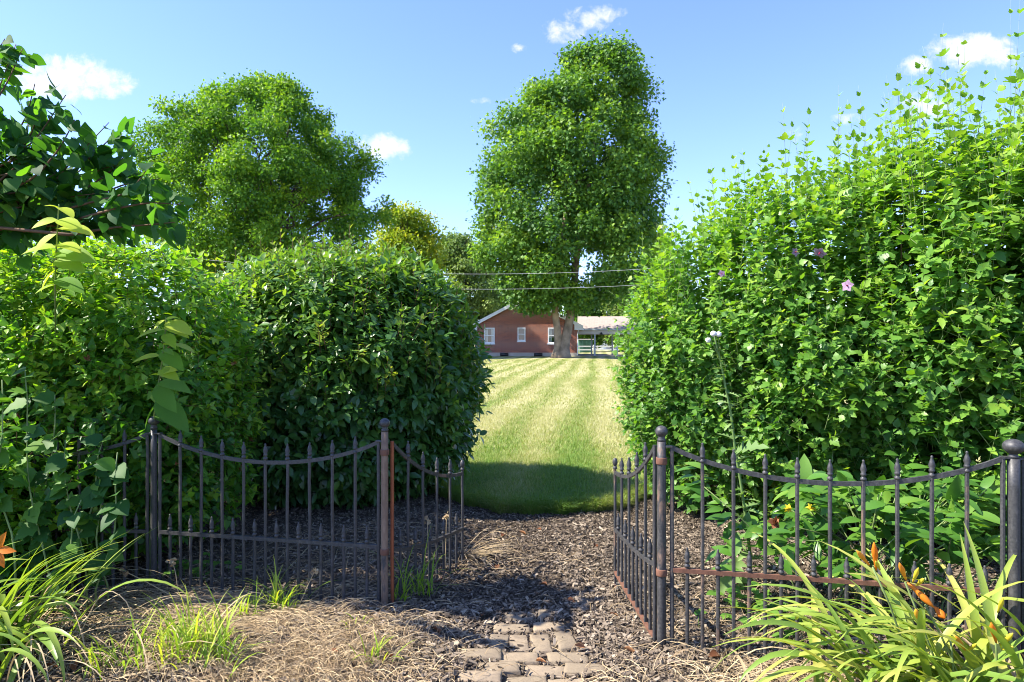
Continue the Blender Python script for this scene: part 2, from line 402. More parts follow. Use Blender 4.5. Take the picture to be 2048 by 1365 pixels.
def glass_mat():
    m, nt, _, L = new_mat('window glass')
    g = N(nt, 'ShaderNodeBsdfGlossy'); g.inputs['Roughness'].default_value = .03; g.inputs['Color'].default_value = (.9, .95, 1, 1)
    t = N(nt, 'ShaderNodeBsdfTransparent'); t.inputs['Color'].default_value = (.75, .82, .82, 1)
    mx = N(nt, 'ShaderNodeMixShader'); mx.inputs[0].default_value = .10; L.new(t.outputs[0], mx.inputs[1]); L.new(g.outputs[0], mx.inputs[2])
    out(nt, mx.outputs[0]); return m
M['glass'] = glass_mat()
def lawn_color(nt, co, blades):
    s = N(nt, 'ShaderNodeSeparateXYZ'); nt.links.new(co, s.inputs[0])
    wob = math_(nt, 'MULTIPLY', math_(nt, 'SUBTRACT', noise(nt, co, .12, 2), .5), 1.2)
    u = math_(nt, 'ADD', math_(nt, 'SUBTRACT', s.outputs[0], math_(nt, 'MULTIPLY', s.outputs[1], .125)), wob)
    st = math_(nt, 'MULTIPLY_ADD', math_(nt, 'SINE', math_(nt, 'MULTIPLY', u, 5.6)), .5, .5)
    st2 = math_(nt, 'MULTIPLY_ADD', math_(nt, 'SINE', math_(nt, 'MULTIPLY', u, 2.9)), .5, .5)
    n1 = noise(nt, co, .55, 5, .62); n2 = noise(nt, co, 3.2, 5, .65); n3 = noise(nt, co, 26, 3, .6)
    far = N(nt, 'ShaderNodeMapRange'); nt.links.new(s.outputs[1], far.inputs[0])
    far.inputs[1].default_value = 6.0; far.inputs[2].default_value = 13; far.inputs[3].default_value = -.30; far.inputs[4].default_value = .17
    f = math_(nt, 'ADD', math_(nt, 'MULTIPLY', st, .42), math_(nt, 'MULTIPLY', n1, .55))
    f = math_(nt, 'ADD', f, math_(nt, 'MULTIPLY', math_(nt, 'SUBTRACT', n2, .5), .75))
    f = math_(nt, 'ADD', f, math_(nt, 'MULTIPLY', st2, .10))
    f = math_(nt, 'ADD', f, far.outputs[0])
    f = math_(nt, 'ADD', f, math_(nt, 'MULTIPLY', math_(nt, 'SUBTRACT', n3, .5), .3), clamp=True)
    return f, n3
def lawn_mats():
    m, nt, _, L = new_mat('mown lawn'); co = objco(nt)
    f, n3 = lawn_color(nt, co, False)
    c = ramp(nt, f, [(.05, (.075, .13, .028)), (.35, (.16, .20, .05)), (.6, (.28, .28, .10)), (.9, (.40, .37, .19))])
    p = principled(nt, c, .95, .1, 0, n3, .7, .04); out(nt, p.outputs[0])
    m2, nt, _, L = new_mat('lawn blades'); co = objco(nt)
    f, n3 = lawn_color(nt, co, True)
    a = N(nt, 'ShaderNodeAttribute', attribute_name='v')
    f = math_(nt, 'ADD', f, math_(nt, 'MULTIPLY', math_(nt, 'SUBTRACT', a.outputs['Fac'], .5), .55), clamp=True)
    c = ramp(nt, f, [(.05, (.15, .27, .045)), (.35, (.22, .30, .06)), (.6, (.33, .35, .12)), (.85, (.45, .435, .22))])
    p = principled(nt, c, .6, .25)
    t = N(nt, 'ShaderNodeBsdfTranslucent'); L.new(mixc(nt, 1., c, (1.3, 1.3, .5), 'MULTIPLY'), t.inputs[0])
    mx = N(nt, 'ShaderNodeMixShader'); mx.inputs[0].default_value = .3; L.new(p.outputs[0], mx.inputs[1]); L.new(t.outputs[0], mx.inputs[2])
    out(nt, mx.outputs[0]); return m, m2
M['lawn'], M['blade'] = lawn_mats()

# ================================================================= SETTING
def yb(X):
    """lawn edge: bed lies in front of it"""
    return np.interp(X, [-9, -2.2, -1.2, -.75, -.42, -.1, .15, .55, .95, 1.25, 1.7, 2.4, 9], [8.3, 8.3, 7.5, 6.75, 6.28, 6.0, 5.9, 5.98, 6.12, 6.5, 7.0, 7.3, 7.4])
def gz(X, Y):
    """bed height"""
    X = np.asarray(X, float); Y = np.asarray(Y, float)
    z = .018*np.sin(X*2.1+.7)*np.sin(Y*1.9+1.1)+.010*np.sin(X*5.3+Y*3.1)+.007*np.sin(X*9.1-Y*7.7+1)
    z = z+.055*np.exp(-((X+1.05)**2/.55+(Y-3.35)**2/.18))+.05*np.exp(-((X+.95)**2/.3+(Y-5.0)**2/.5))
    z = z-.03*np.exp(-((X-.08)**2/.12+(Y-3.4)**2/.5))+.02
    e = yb(X)-Y
    return z*np.clip(e/.5, 0, 1)+np.where(e < 0, np.clip(e*.25, -.08, 0), 0)+.004*np.clip(e/.3, 0, 1)-.004
mb = MB()
ys = np.concatenate([[-60], np.linspace(-4, 75, 80), [200, 800]]); xs = np.concatenate([[-800, -200], np.linspace(-60, 60, 61), [200, 800]])
XX, YY = np.meshgrid(xs, ys); nx = len(xs)
Vg = np.stack([XX, YY, np.where(YY < 6.0, -.12, 0)*1.0], -1).reshape(-1, 3)
i = np.arange(len(ys)-1)[:, None]*nx; j = np.arange(nx-1)[None]
mb.add(Vg, np.stack([i+j, i+j+1, i+nx+j+1, i+nx+j], -1).reshape(-1, 4))
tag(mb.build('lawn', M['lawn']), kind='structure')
mb = MB()
xs = np.arange(-8, 8.01, .045); ys = np.arange(-1.5, 8.8, .045)
XX, YY = np.meshgrid(xs, ys); nx = len(xs)
ZZ = gz(XX, YY)+.006*(rs.rand(*XX.shape)-.5)
mb.add(np.stack([XX, YY, ZZ], -1).reshape(-1, 3), (lambda i, j: np.stack([i+j, i+j+1, i+nx+j+1, i+nx+j], -1).reshape(-1, 4))(np.arange(len(ys)-1)[:, None]*nx, np.arange(nx-1)[None]))
tag(mb.build('mulch_bed', M['soil']), kind='structure')

# wood chips (the pavers of the path are kept mostly clear)
pv = []
for Yp, xs_, (a_, b_), row in ((2.985, (-.15, .06, .27), (.2, .1), 'frontmost row'), (3.095, (-.07, .14, .33), (.2, .1), 'second row'), (3.205, (-.16, .04, .25), (.2, .1), 'third row'),
                               (3.37, (-.07, .04, .15, .26), (.1, .2), 'row laid lengthwise'), (3.535, (.0, .19), (.2, .1), 'row striped with picket shadow'), (3.70, (.04, .23), (.19, .11), 'farthest row, nearly buried in mulch')):
    for q, xq in enumerate(xs_):
        side = {0: 'leftmost', len(xs_)-1: 'rightmost'}.get(q, 'middle' if len(xs_) == 3 else ('second from left' if q == 1 else 'third from left'))
        pv.append(((1024+F_PX*(xq+.012*rs.randn())/Yp, 682.5+F_PX*CAMH/(Yp+.006*rs.randn())), a_, b_, 3.5*rs.randn(), 'worn tan paver, %s in the %s' % (side, row)))
mb = MB()
def chips(m, X0, X1, Y0, Y1, vlo, vhi, smin=.008, smax=.042):
    X = X0+(X1-X0)*rs.rand(m); Y = Y0+(Y1-Y0)*rs.rand(m)**1.15
    k = (Y < yb(X)-.02) & (np.abs(X) < .8*Y+.4); X = X[k]; Y = Y[k]; m = len(X)
    k = np.ones(m, bool)
    for (px, py), a_, b_, rot_, lab_ in pv:
        c_ = G(px, py); k &= ~((np.abs(X-c_[0]) < a_*.5+.002) & (np.abs(Y-c_[1]) < b_*.5+.002) & (rs.rand(m) < (.95 if c_[1] < 3.45 else .8 if c_[1] < 3.6 else .55)))
    X = X[k]; Y = Y[k]; m = len(X)
    L = smin+(smax-smin)*rs.rand(m)**1.6; W = L*(.16+.3*rs.rand(m)); H = .002+.005*rs.rand(m)
    d = nrm(np.c_[rs.randn(m), rs.randn(m), .35*rs.randn(m)]); n = nrm(np.c_[.4*rs.randn(m), .4*rs.randn(m), np.ones(m)])
    x = nrm(np.cross(d, n)); z = np.cross(x, d)
    pos = np.c_[X, Y, gz(X, Y)+.004+.012*rs.rand(m)]
    T = np.array([[-1, -1, -1], [1, -.8, -1], [.7, 1, -1], [-.8, .75, -1], [-1, -1, 1], [1, -.8, 1], [.7, 1, 1], [-.8, .75, 1]], float)/2
    F = np.array([[3, 2, 1, 0], [4, 5, 6, 7], [0, 1, 5, 4], [1, 2, 6, 5], [2, 3, 7, 6], [3, 0, 4, 7]])
    V = pos[:, None]+(T[None, :, 0]*W[:, None])[..., None]*x[:, None]+(T[None, :, 1]*L[:, None])[..., None]*d[:, None]+(T[None, :, 2]*H[:, None])[..., None]*z[:, None]
    mb.add(V.reshape(-1, 3), (F[None]+(np.arange(m)*8)[:, None, None]).reshape(-1, 4), np.repeat(np.clip(vlo+(vhi-vlo)*rs.rand(m)**1.3, 0, 1), 8))
chips(95000, -3.6, 3.6, 2.7, 7.5, .1, .95)
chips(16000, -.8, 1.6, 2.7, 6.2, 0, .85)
chips(9000, .3, 2.8, 2.7, 5.6, .45, 1.0, .012, .06)  # paler chips on the right: sunlight there is put into their colour
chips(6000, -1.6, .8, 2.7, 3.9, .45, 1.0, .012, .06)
tag(mb.build('wood_mulch', M['chip'], smooth=False), 'brown wood chip mulch spread over the garden bed and path', 'mulch', kind='stuff')

# lawn blades
def blades(mb, pos, h, lean, w, v, az=None):
    m = len(pos)
    if az is None: az = rs.rand(m)*6.283
    d = np.c_[np.cos(az), np.sin(az), np.zeros(m)]; s = np.c_[-np.sin(az), np.cos(az), np.zeros(m)]
    b = pos; q = pos+UP*(h*.6)[:, None]+d*(h*lean*.35)[:, None]; t = pos+UP*(h*(1-.25*lean))[:, None]+d*(h*lean)[:, None]
    V = np.stack([b-s*(w/2)[:, None], b+s*(w/2)[:, None], q+s*(w*.38)[:, None], q-s*(w*.38)[:, None], t], 1).reshape(-1, 3)
    o = (np.arange(m)*5)[:, None]
    mb.add(V, [o+np.array([[0, 1, 2, 3]]), o+np.array([[3, 2, 4]])], np.repeat(v, 5))
mb = MB()
def lawnband(m, Y0, Y1, h0, h1, w, xl=-.16, xr=.26, pad=.6):
    Y = np.sqrt(Y0**2+(Y1**2-Y0**2)*rs.rand(m)); X = xl*Y-pad+(xr*Y-xl*Y+2*pad)*rs.rand(m)
    k = Y > yb(X)-.06; X = X[k]; Y = Y[k]; m = len(X)
    blades(mb, np.c_[X, Y, np.zeros(m)-.004], h0+(h1-h0)*rs.rand(m), .3+.9*rs.rand(m), w*(.7+.6*rs.rand(m)), rs.rand(m))
lawnband(60000, 5.8, 9, .035, .075, .005)
lawnband(60000, 9, 15, .04, .075, .008)
lawnband(50000, 15, 28, .04, .08, .014)
lawnband(30000, 28, 55, .05, .09, .03)
m = 15000
X = -1.0+2.6*rs.rand(m); Y = yb(X)+(.28*rs.rand(m)**1.6-.05)+.05*np.sin(X*9)*np.sin(X*4+1)+.035*np.sin(X*23+1)
blades(mb, np.c_[X, Y, -.01*np.ones(m)], .06+.14*rs.rand(m)**1.5, .3+1.1*rs.rand(m), .0055*(.7+.6*rs.rand(m)), rs.rand(m)*.9, -1.57+rs.randn(m)*1.0)
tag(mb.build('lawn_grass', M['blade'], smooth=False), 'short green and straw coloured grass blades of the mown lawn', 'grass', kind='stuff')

# ================================================================= TREES
def limb_path(a, b, k=8, up=.5, jit=.25):
    a = np.asarray(a, float); b = np.asarray(b, float); L = np.linalg.norm(b-a)
    c = a+UP*L*up*.6+(b-a)*.15
    t = np.linspace(0, 1, k)[:, None]
    p = (1-t)**2*a+2*t*(1-t)*c+t*t*b
    p[1:-1] += rs.randn(k-2, 3)*jit*L*.05
    return p
def crown_tree(name, label, prof, Y, base_px, mat, nclump, nleaf, lsize, seed, clump_r=(.9, 1.9), depth=.78, trunk_r=.45, fork_y=None, inner=.45, nlimb=16, T=T_dia, group=None, droop=.0, cat='tree', trunks=None, skip_trunk=False, vrange=(0, 1), flat=.65, gap=0, bark='bark'):
    global rs
    keep_rs = rs; rs = np.random.RandomState(seed)
    sc = Y/F_PX
    base = np.array([(base_px[0]-1024)*sc, Y, 0.])
    root = thing(name, label, cat, base, group)
    prof = sorted(prof); py = np.array([p[0] for p in prof], float); xl = np.array([p[1] for p in prof], float); xr = np.array([p[2] for p in prof], float)
    # clump centres, area weighted inside the outline
    w = np.maximum(xr-xl, 1)
    C = []; Rr = []; tries = 0
    ymin, ymax = py[0], py[-1]
    while len(C) < nclump and tries < nclump*60:
        tries += 1
        yy = ymin+(ymax-ymin)*rs.rand()
        l = np.interp(yy, py, xl); r_ = np.interp(yy, py, xr); hw = (r_-l)/2
        if rs.rand() > hw*2/w.max(): continue
        q = rs.rand(2)*2-1
        rho = np.hypot(*q)
        if rho > 1 or (rho < .6 and rs.rand() > inner): continue
        cr = (clump_r[0]+(clump_r[1]-clump_r[0])*rs.rand()**1.3)
        crpx = cr/sc
        k = max(.0, 1-crpx*.5/max(hw, 1e-3))
        yy2 = min(max(yy, ymin+crpx*.7), ymax-crpx*.75)
        X = ((l+r_)/2+q[0]*hw*k-1024)*sc
        Yp = Y+q[1]*hw*k*sc*depth
        if gap and rho < .75 and np.sin(X*gap+seed)*np.sin(yy2*sc*gap*1.3+1) > .35: continue
        C.append([X, Yp, CAMH+(682.5-yy2)*sc]); Rr.append(cr)
    C = np.array(C); Rr = np.array(Rr)
    nl = np.maximum(4, (nleaf*Rr**2/np.sum(Rr**2))).astype(int)
    idx = np.repeat(np.arange(len(C)), nl); m = len(idx)
    d = rdir(m); rad = .2+1.0*rs.rand(m)**.75
    sq = np.array([1.12, 1.12, .78])
    pos = C[idx]+d*sq*(Rr[idx]*rad)[:, None]
    pos += .2*Rr[idx][:, None]*rs.randn(m, 3)
    ld = nrm(d*.8+rdir(m)*.8-UP*(.15+droop)); ln = nrm(UP*flat+d*.7+rs.randn(m, 3)*.38)
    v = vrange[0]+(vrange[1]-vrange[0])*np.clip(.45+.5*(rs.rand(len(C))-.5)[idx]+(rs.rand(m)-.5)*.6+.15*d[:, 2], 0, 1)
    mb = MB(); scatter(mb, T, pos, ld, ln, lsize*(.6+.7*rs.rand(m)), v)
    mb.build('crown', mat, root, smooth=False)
    if not skip_trunk:
        tm = MB()
        forks = []
        if trunks:
            for pts, rads in trunks:
                pw = np.array([P(x, y, Y+dy) for x, y, dy in pts]); pw[0][2] = -.25
                tube(tm, pw, rads, 14, rough=.06); forks.append((pw[-1], rads[-1]))
        else:
            fy = fork_y or (ymax-10)
            f = P(base_px[0], fy, Y); b0 = base.copy(); b0[2] = -.2
            pts = np.linspace(b0, f, 6); pts[1:-1, :2] += rs.randn(4, 2)*.08
            tube(tm, pts, np.array([1.5, 1.1, 1, .95, .9, .85])*trunk_r, 12, rough=.05); forks.append((f, trunk_r*.8))
        tm.build('trunk', M[bark], root)
        lm = MB()
        order = rs.permutation(len(C))[:nlimb]
        for q in order:
            f, fr = forks[rs.randint(len(forks))]
            if C[q][2] < f[2]+.6: continue
            pth = limb_path(f-UP*.3, C[q], 9, .55, .5)
            tube(lm, pth, np.linspace(fr*.55, .035, 9), 6)
            for _ in range(3):
                s = pth[rs.randint(3, 8)]; e = s+nrm((C[q]-f)+rs.randn(3)*np.linalg.norm(C[q]-f)*.5)*(1.5+2.5*rs.rand())
                tube(lm, limb_path(s, e, 5, .2, .5), np.linspace(.07, .015, 5), 4)
        lm.build('limbs', M['limb'], root)
    rs = keep_rs
    return root

maple_prof = [(92, 1165, 1212), (108, 1135, 1250), (126, 1114, 1292), (140, 1106, 1302), (178, 1104, 1304), (184, 1066, 1303), (200, 1035, 1300), (225, 1000, 1296), (262, 962, 1302), (290, 962, 1318), (330, 958, 1332), (380, 948, 1330), (430, 946, 1322), (480, 946, 1330), (520, 940, 1322), (560, 962, 1305), (580, 985, 1270), (596, 1020, 1225), (612, 1040, 1150), (622, 1050, 1115)]
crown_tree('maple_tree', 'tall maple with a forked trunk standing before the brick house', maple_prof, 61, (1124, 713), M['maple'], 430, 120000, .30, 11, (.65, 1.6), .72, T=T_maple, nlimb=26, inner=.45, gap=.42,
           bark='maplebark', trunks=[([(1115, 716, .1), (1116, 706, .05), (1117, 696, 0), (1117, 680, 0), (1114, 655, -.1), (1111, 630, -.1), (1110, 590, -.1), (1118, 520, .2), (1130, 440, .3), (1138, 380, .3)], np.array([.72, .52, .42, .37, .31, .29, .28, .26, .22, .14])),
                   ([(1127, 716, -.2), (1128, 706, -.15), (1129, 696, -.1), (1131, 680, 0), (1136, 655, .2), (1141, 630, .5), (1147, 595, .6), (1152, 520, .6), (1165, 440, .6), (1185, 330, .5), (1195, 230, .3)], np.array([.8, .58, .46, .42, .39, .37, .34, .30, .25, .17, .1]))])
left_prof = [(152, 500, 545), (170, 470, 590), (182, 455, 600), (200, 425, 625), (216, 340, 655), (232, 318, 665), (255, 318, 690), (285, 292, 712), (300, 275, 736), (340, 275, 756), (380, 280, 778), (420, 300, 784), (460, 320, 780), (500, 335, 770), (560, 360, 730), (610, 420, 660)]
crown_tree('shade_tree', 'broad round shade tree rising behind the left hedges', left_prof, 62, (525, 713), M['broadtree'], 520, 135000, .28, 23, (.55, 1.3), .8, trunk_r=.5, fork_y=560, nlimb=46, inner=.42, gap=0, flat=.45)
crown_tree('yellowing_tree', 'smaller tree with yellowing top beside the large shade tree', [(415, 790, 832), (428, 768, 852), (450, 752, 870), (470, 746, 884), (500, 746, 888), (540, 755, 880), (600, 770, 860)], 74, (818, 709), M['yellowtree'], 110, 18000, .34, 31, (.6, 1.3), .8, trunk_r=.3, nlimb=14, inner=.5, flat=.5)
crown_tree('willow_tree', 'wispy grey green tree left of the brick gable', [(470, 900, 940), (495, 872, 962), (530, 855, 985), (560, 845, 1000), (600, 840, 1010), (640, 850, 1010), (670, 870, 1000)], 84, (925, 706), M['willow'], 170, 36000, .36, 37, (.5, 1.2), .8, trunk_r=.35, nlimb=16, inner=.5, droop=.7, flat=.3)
bg = [('dense dark tree filling the gap behind the breezeway roof, left', [(588, 1150, 1180), (600, 1130, 1200), (620, 1120, 1215), (660, 1125, 1210), (690, 1135, 1200)], 98, (1165, 703), 'maple'),
      ('light green tree just right of the breezeway roof', [(570, 1225, 1255), (590, 1205, 1275), (620, 1200, 1290), (660, 1205, 1285), (690, 1220, 1270)], 96, (1240, 703), 'willow'),
      ('dark spreading tree behind the right edge of the maple crown', [(470, 1290, 1330), (495, 1262, 1360), (540, 1245, 1385), (590, 1240, 1390), (640, 1250, 1370), (680, 1270, 1350)], 80, (1310, 708), 'broadtree'),
      ('low dark tree behind the yellowing tree', [(520, 740, 790), (545, 715, 830), (590, 700, 850), (640, 710, 850), (680, 730, 830)], 88, (775, 705), 'maple'),
      ('rounded tree behind the house roof ridge', [(540, 985, 1040), (565, 960, 1065), (610, 945, 1080), (650, 960, 1060), (690, 980, 1040)], 104, (1005, 702), 'broadtree'),
      ('distant tree far behind the left hedge', [(470, 120, 200), (500, 60, 260), (560, 30, 300), (620, 50, 290), (670, 100, 240)], 90, (165, 705), 'broadtree')]
for q, (lab, pr, Yd, bp, mm) in enumerate(bg):
    crown_tree('background_tree', lab, pr, Yd, bp, M[mm], 60, 11000, .42, 50+q, (.7, 1.6), .8, trunk_r=.28, nlimb=8, inner=.5, group='trees beyond the lawn')

# ================================================================= HOUSE
TH = R(-6)
HX, HY = 1.33, 67.0
house = thing('brick_house', 'red brick house gable with three white windows across the lawn', 'house', (HX, HY, 0), rotz=TH)
W2 = 5.03; DEP = 13.0; EZ = 3.02; TOPZ = 4.92; SL = .52
cutx = W2-(TOPZ-EZ)/SL
wins = [(-3.58, 2.05, 1.05, 1.52), (-.40, 2.17, .78, 1.30), (2.72, 2.05, 1.05, 1.52)]
mb = MB()
# gable wall with real openings (columns)
def gtop(x): return min(TOPZ, EZ+(W2-abs(x))*SL)
edges = sorted(set([-W2, W2, -cutx, cutx]+[w[0]+s*w[2]/2 for w in wins for s in (-1, 1)]))
def wallquad(x0, x1, z0a, z1a, z1b):
    V = [[x0, 0, z0a], [x1, 0, z0a], [x1, 0, z1b], [x0, 0, z1a]]
    mb.add(V, np.array([[0, 1, 2, 3]]))
for x0, x1 in zip(edges[:-1], edges[1:]):
    xm = (x0+x1)/2; w = [q for q in wins if abs(q[0]-xm) < q[2]/2]
    if w:
        cx, cz, ww, hh = w[0]
        wallquad(x0, x1, .36, cz-hh/2, cz-hh/2); wallquad(x0, x1, cz+hh/2, gtop(x0), gtop(x1))
        for xx, sg in ((cx-ww/2, 1), (cx+ww/2, -1)):
            mb.add([[xx, 0, cz-hh/2], [xx, .2, cz-hh/2], [xx, .2, cz+hh/2], [xx, 0, cz+hh/2]], np.array([[0, 1, 2, 3]]))
    else: wallquad(x0, x1, .36, gtop(x0), gtop(x1))
for sx in (-1, 1):
    mb.add([[sx*W2, 0, .36], [sx*W2, DEP, .36], [sx*W2, DEP, EZ], [sx*W2, 0, EZ]], np.array([[0, 1, 2, 3]]))
mb.add([[-W2, DEP, .36], [W2, DEP, .36], [W2, DEP, EZ], [-W2, DEP, EZ]], np.array([[0, 1, 2, 3]]))
mb.build('wall', M['brick'], house, smooth=False, local=True)
mb = MB()
box2(mb, (-W2-.01, -.02, -.3), (W2+.01, DEP, .355)); mb.build('foundation', M['concrete'], house, smooth=False, local=True)
# roof slabs
mb = MB(); OV = .35
def slab(mb, quad, th=.14):
    q = np.array(quad, float); V = np.vstack([q, q-[0, 0, th]])
    mb.add(V, np.array([[0, 1, 2, 3], [7, 6, 5, 4], [0, 4, 5, 1], [1, 5, 6, 2], [2, 6, 7, 3], [3, 7, 4, 0]]))
ex = W2+.55; ez = EZ-.55*SL+.16; rz = EZ+W2*SL+.16; hip = 1.9
for sx in (-1, 1):
    q = [[sx*ex, -OV, ez], [sx*(cutx), -OV, TOPZ+.16], [0, hip, rz], [0, DEP+OV, rz], [sx*ex, DEP+OV, ez]]
    V = np.array(q); V = np.vstack([V, V-[0, 0, .13]])
    mb.add(V, [np.array([[0, 1, 2, 3, 4], [9, 8, 7, 6, 5]]), np.array([[a, a+5, (a+1) % 5+5, (a+1) % 5] for a in range(5)])])
V = np.array([[-cutx, -OV, TOPZ+.165], [cutx, -OV, TOPZ+.165], [0, hip, rz+.005]]); V = np.vstack([V, V-[0, 0, .13]])
mb.add(V, [np.array([[0, 1, 2], [5, 4, 3]]), np.array([[a, a+3, (a+1) % 3+3, (a+1) % 3] for a in range(3)])])
roof = mb.build('roof', M['shingle'], house, smooth=False, local=True)
mb = MB()
for sx in (-1, 1):   # rake boards and eave returns
    a = np.array([sx*(ex+.02), -OV-.03, ez-.06]); b = np.array([sx*cutx, -OV-.03, TOPZ+.10])
    sweep(mb, np.linspace(a, b, 3), .06, .30); 
    a2 = a+[0, .12, -.12]; b2 = b+[0, .12, -.12]; sweep(mb, np.linspace(a2, b2, 3), .2, .05)
    V = np.array([[sx*ex, -OV+.02, ez-.02], [sx*ex, -OV+.02, ez-.32], [sx*(W2-.25), -OV+.02, ez-.32], [sx*(W2-.25), -OV+.02, ez+.36]]); V = np.vstack([V, V+[0, .32, 0]])
    mb.add(V, np.array([[0, 1, 2, 3], [7, 6, 5, 4], [0, 4, 5, 1], [1, 5, 6, 2]]))
    box2(mb, (sx*(ex-.02), -OV+.05, ez-.34), (sx*(ex+.10), DEP+OV, ez-.16))
sweep(mb, [[-cutx, -OV-.03, TOPZ+.08], [0, -OV-.03, TOPZ+.08], [cutx, -OV-.03, TOPZ+.08]], .06, .2)
tube(mb, [[W2+.12, -.06, ez-.3], [W2+.10, -.06, ez-.5], [W2+.05, -.06, ez-.7], [W2+.05, -.06, .1]], .05, 6)
mb.build('trim', M['white'], house, smooth=False, local=True)
for cx, cz, ww, hh in wins:
    fm = MB(); t = .10
    for a, b in (((cx-ww/2, cz-hh/2), (cx-ww/2+t, cz+hh/2)), ((cx+ww/2-t, cz-hh/2), (cx+ww/2, cz+hh/2)), ((cx-ww/2+t, cz+hh/2-t), (cx+ww/2-t, cz+hh/2)), ((cx-ww/2+t, cz-hh/2), (cx+ww/2-t, cz-hh/2+t)), ((cx-ww/2+t, cz-.035), (cx+ww/2-t, cz+.035))):
        box2(fm, (a[0], -.04, a[1]), (b[0], .10, b[1]))
    fr = fm.build('window', M['white'], house, smooth=False, local=True)
    sm = MB(); box2(sm, (cx-ww/2-.05, -.12, cz-hh/2-.13), (cx+ww/2+.05, .05, cz-hh/2-.003)); sm.build('sill', M['white'], fr, smooth=False, local=True)
    pm = MB(); [pm.add([[cx-ww/2+t, y_, a_], [cx+ww/2-t, y_, a_], [cx+ww/2-t, y_, b_], [cx-ww/2+t, y_, b_]], np.array([[0, 1, 2, 3]])) for y_, a_, b_ in ((.06, cz-hh/2+t, cz-.035), (.045, cz+.035, cz+hh/2-t))]; pm.build('pane', M['glass'], fr, smooth=False, local=True)
    cm = MB(); k = 25
    xsx = np.linspace(cx-ww/2+.02, cx+ww/2-.02, k); yy = .17+.025*np.sin(np.arange(k)*1.9)
    wd = ww*.34
    for lo, hi in ((0, 9), (16, 25)) if ww > .9 else ((0, 0), (0, 0)):
        if hi-lo < 2: continue
        xx = xsx[lo:hi]; V = np.concatenate([np.c_[xx, yy[lo:hi], np.full(hi-lo, cz-hh/2)], np.c_[xx, yy[lo:hi], np.full(hi-lo, cz+hh/2)]]); n_ = hi-lo
        cm.add(V, np.array([[a, a+1, a+1+n_, a+n_] for a in range(n_-1)]))
    if cm.n: cm.build('curtain', M['curtain'], fr, local=True)
    rm = MB(); box2(rm, (cx-ww/2-.05, 1.2, cz-hh/2-.1), (cx+ww/2+.05, 1.25, cz+hh/2+.1)); rm.build('room_dark_panel', M['black'], fr, smooth=False, local=True)  # black panel standing in for the darkness of the unlit room
for cx in (-2.1, 1.25):
    mb = MB(); ang = np.linspace(0, math.pi, 9)
    pts = np.c_[cx+.40*np.cos(ang), -.06-.30*np.sin(ang), np.full(9, .17)]
    sweep(mb, pts, .03, .36); mb.build('window_well', M['black'], house, local=True)
# breezeway
bz = thing('breezeway', 'open breezeway with shingled roof and grey posts right of the house', 'breezeway', (HX, HY, 0), rotz=TH)
BX0, BX1 = W2+.62, 16.0
mb = MB()
slab(mb, [[BX0-.6, 1.3, 2.75], [BX1, 1.3, 2.75], [BX1, 4.4, 4.05], [BX0-.6, 4.4, 4.05]]); slab(mb, [[BX0-.6, 4.4, 4.05], [BX1, 4.4, 4.05], [BX1, 7.5, 2.75], [BX0-.6, 7.5, 2.75]])
mb.build('roof', M['shingle'], bz, smooth=False, local=True)
mb = MB(); box2(mb, (BX0-.5, 1.22, 2.56), (BX1, 1.32, 2.72)); box2(mb, (BX0-.5, 7.48, 2.56), (BX1, 7.58, 2.72)); mb.build('gutter', M['greytrim'], bz, smooth=False, local=True)
mb = MB(); box2(mb, (BX0-.5, 1.5, 2.18), (BX1, 1.65, 2.62)); box2(mb, (BX0-.5, 7.1, 2.18), (BX1, 7.25, 2.62)); mb.build('beam', M['cream'], bz, smooth=False, local=True)
for xx in (BX0+.95, BX0+3.15, BX0+6.0, BX0+8.6):
    for yy, dx in ((1.575, .18), (7.175, -.08)):
        mb = MB(); box2(mb, (xx+dx-.07, yy-.07, .02), (xx+dx+.07, yy+.07, 2.18)); box2(mb, (xx+dx-.1, yy-.1, .0), (xx+dx+.1, yy+.1, .14)); mb.build('post', M['greytrim'], bz, smooth=False, local=True)
mb = MB(); box2(mb, (BX0-.55, 1.1, -.2), (BX1, 7.6, .06)); mb.build('floor_slab', M['concrete'], bz, smooth=False, local=True)
mb = MB()
lathe(mb, (BX0+1.75, 1.4, 2.15), [(.0, .22), (.05, .22), (.05, .12), (.12, .1), (.16, .0), (.0, .0)], 10)
tag(mb.build('ceiling_lamp', M['black'], bz, local=True))
# white rail fence, box, far house beyond
ca, sa = math.cos(TH), math.sin(TH)
rf = thing('rail_fence', 'low white rail fence seen through the breezeway', 'fence', (7, 82, 0))
for k in range(8):
    mb = MB(); box2(mb, (5+k*2.4-.06, 81.94, -.1), (5+k*2.4+.06, 82.06, 1.05)); mb.build('post', M['white'], rf, smooth=False)
for z0 in (.38, .78):
    mb = MB(); box2(mb, (4.5, 81.9, z0), (22.5, 81.935, z0+.15)); mb.build('rail', M['white'], rf, smooth=False)
gb = thing('storage_bin', 'dark green metal bin with pale lid beyond the rail fence', 'bin', (9.9, 90, 0))
mb = MB(); V = np.array([[8.9, 89, 0], [10.4, 89, 0], [10.6, 89, 1.65], [8.7, 89, 1.65], [8.9, 91, 0], [10.4, 91, 0], [10.6, 91, 1.65], [8.7, 91, 1.65]])
mb.add(V, np.array([[0, 1, 2, 3], [5, 4, 7, 6], [4, 0, 3, 7], [1, 5, 6, 2], [3, 2, 6, 7]]))
for xx in (9.2, 9.7, 10.2): box2(mb, (xx-.06, 88.9, .1), (xx+.06, 88.998, 1.5))
mb.build('body', M['greenbox'], gb, smooth=False)
mb = MB(); box2(mb, (8.62, 88.9, 1.655), (10.68, 91.1, 1.78)); mb.build('lid', M['cream'], gb, smooth=False)
fh = thing('far_house', 'cream house with brown shingle roof far beyond the breezeway', 'house', (17, 118, 0))
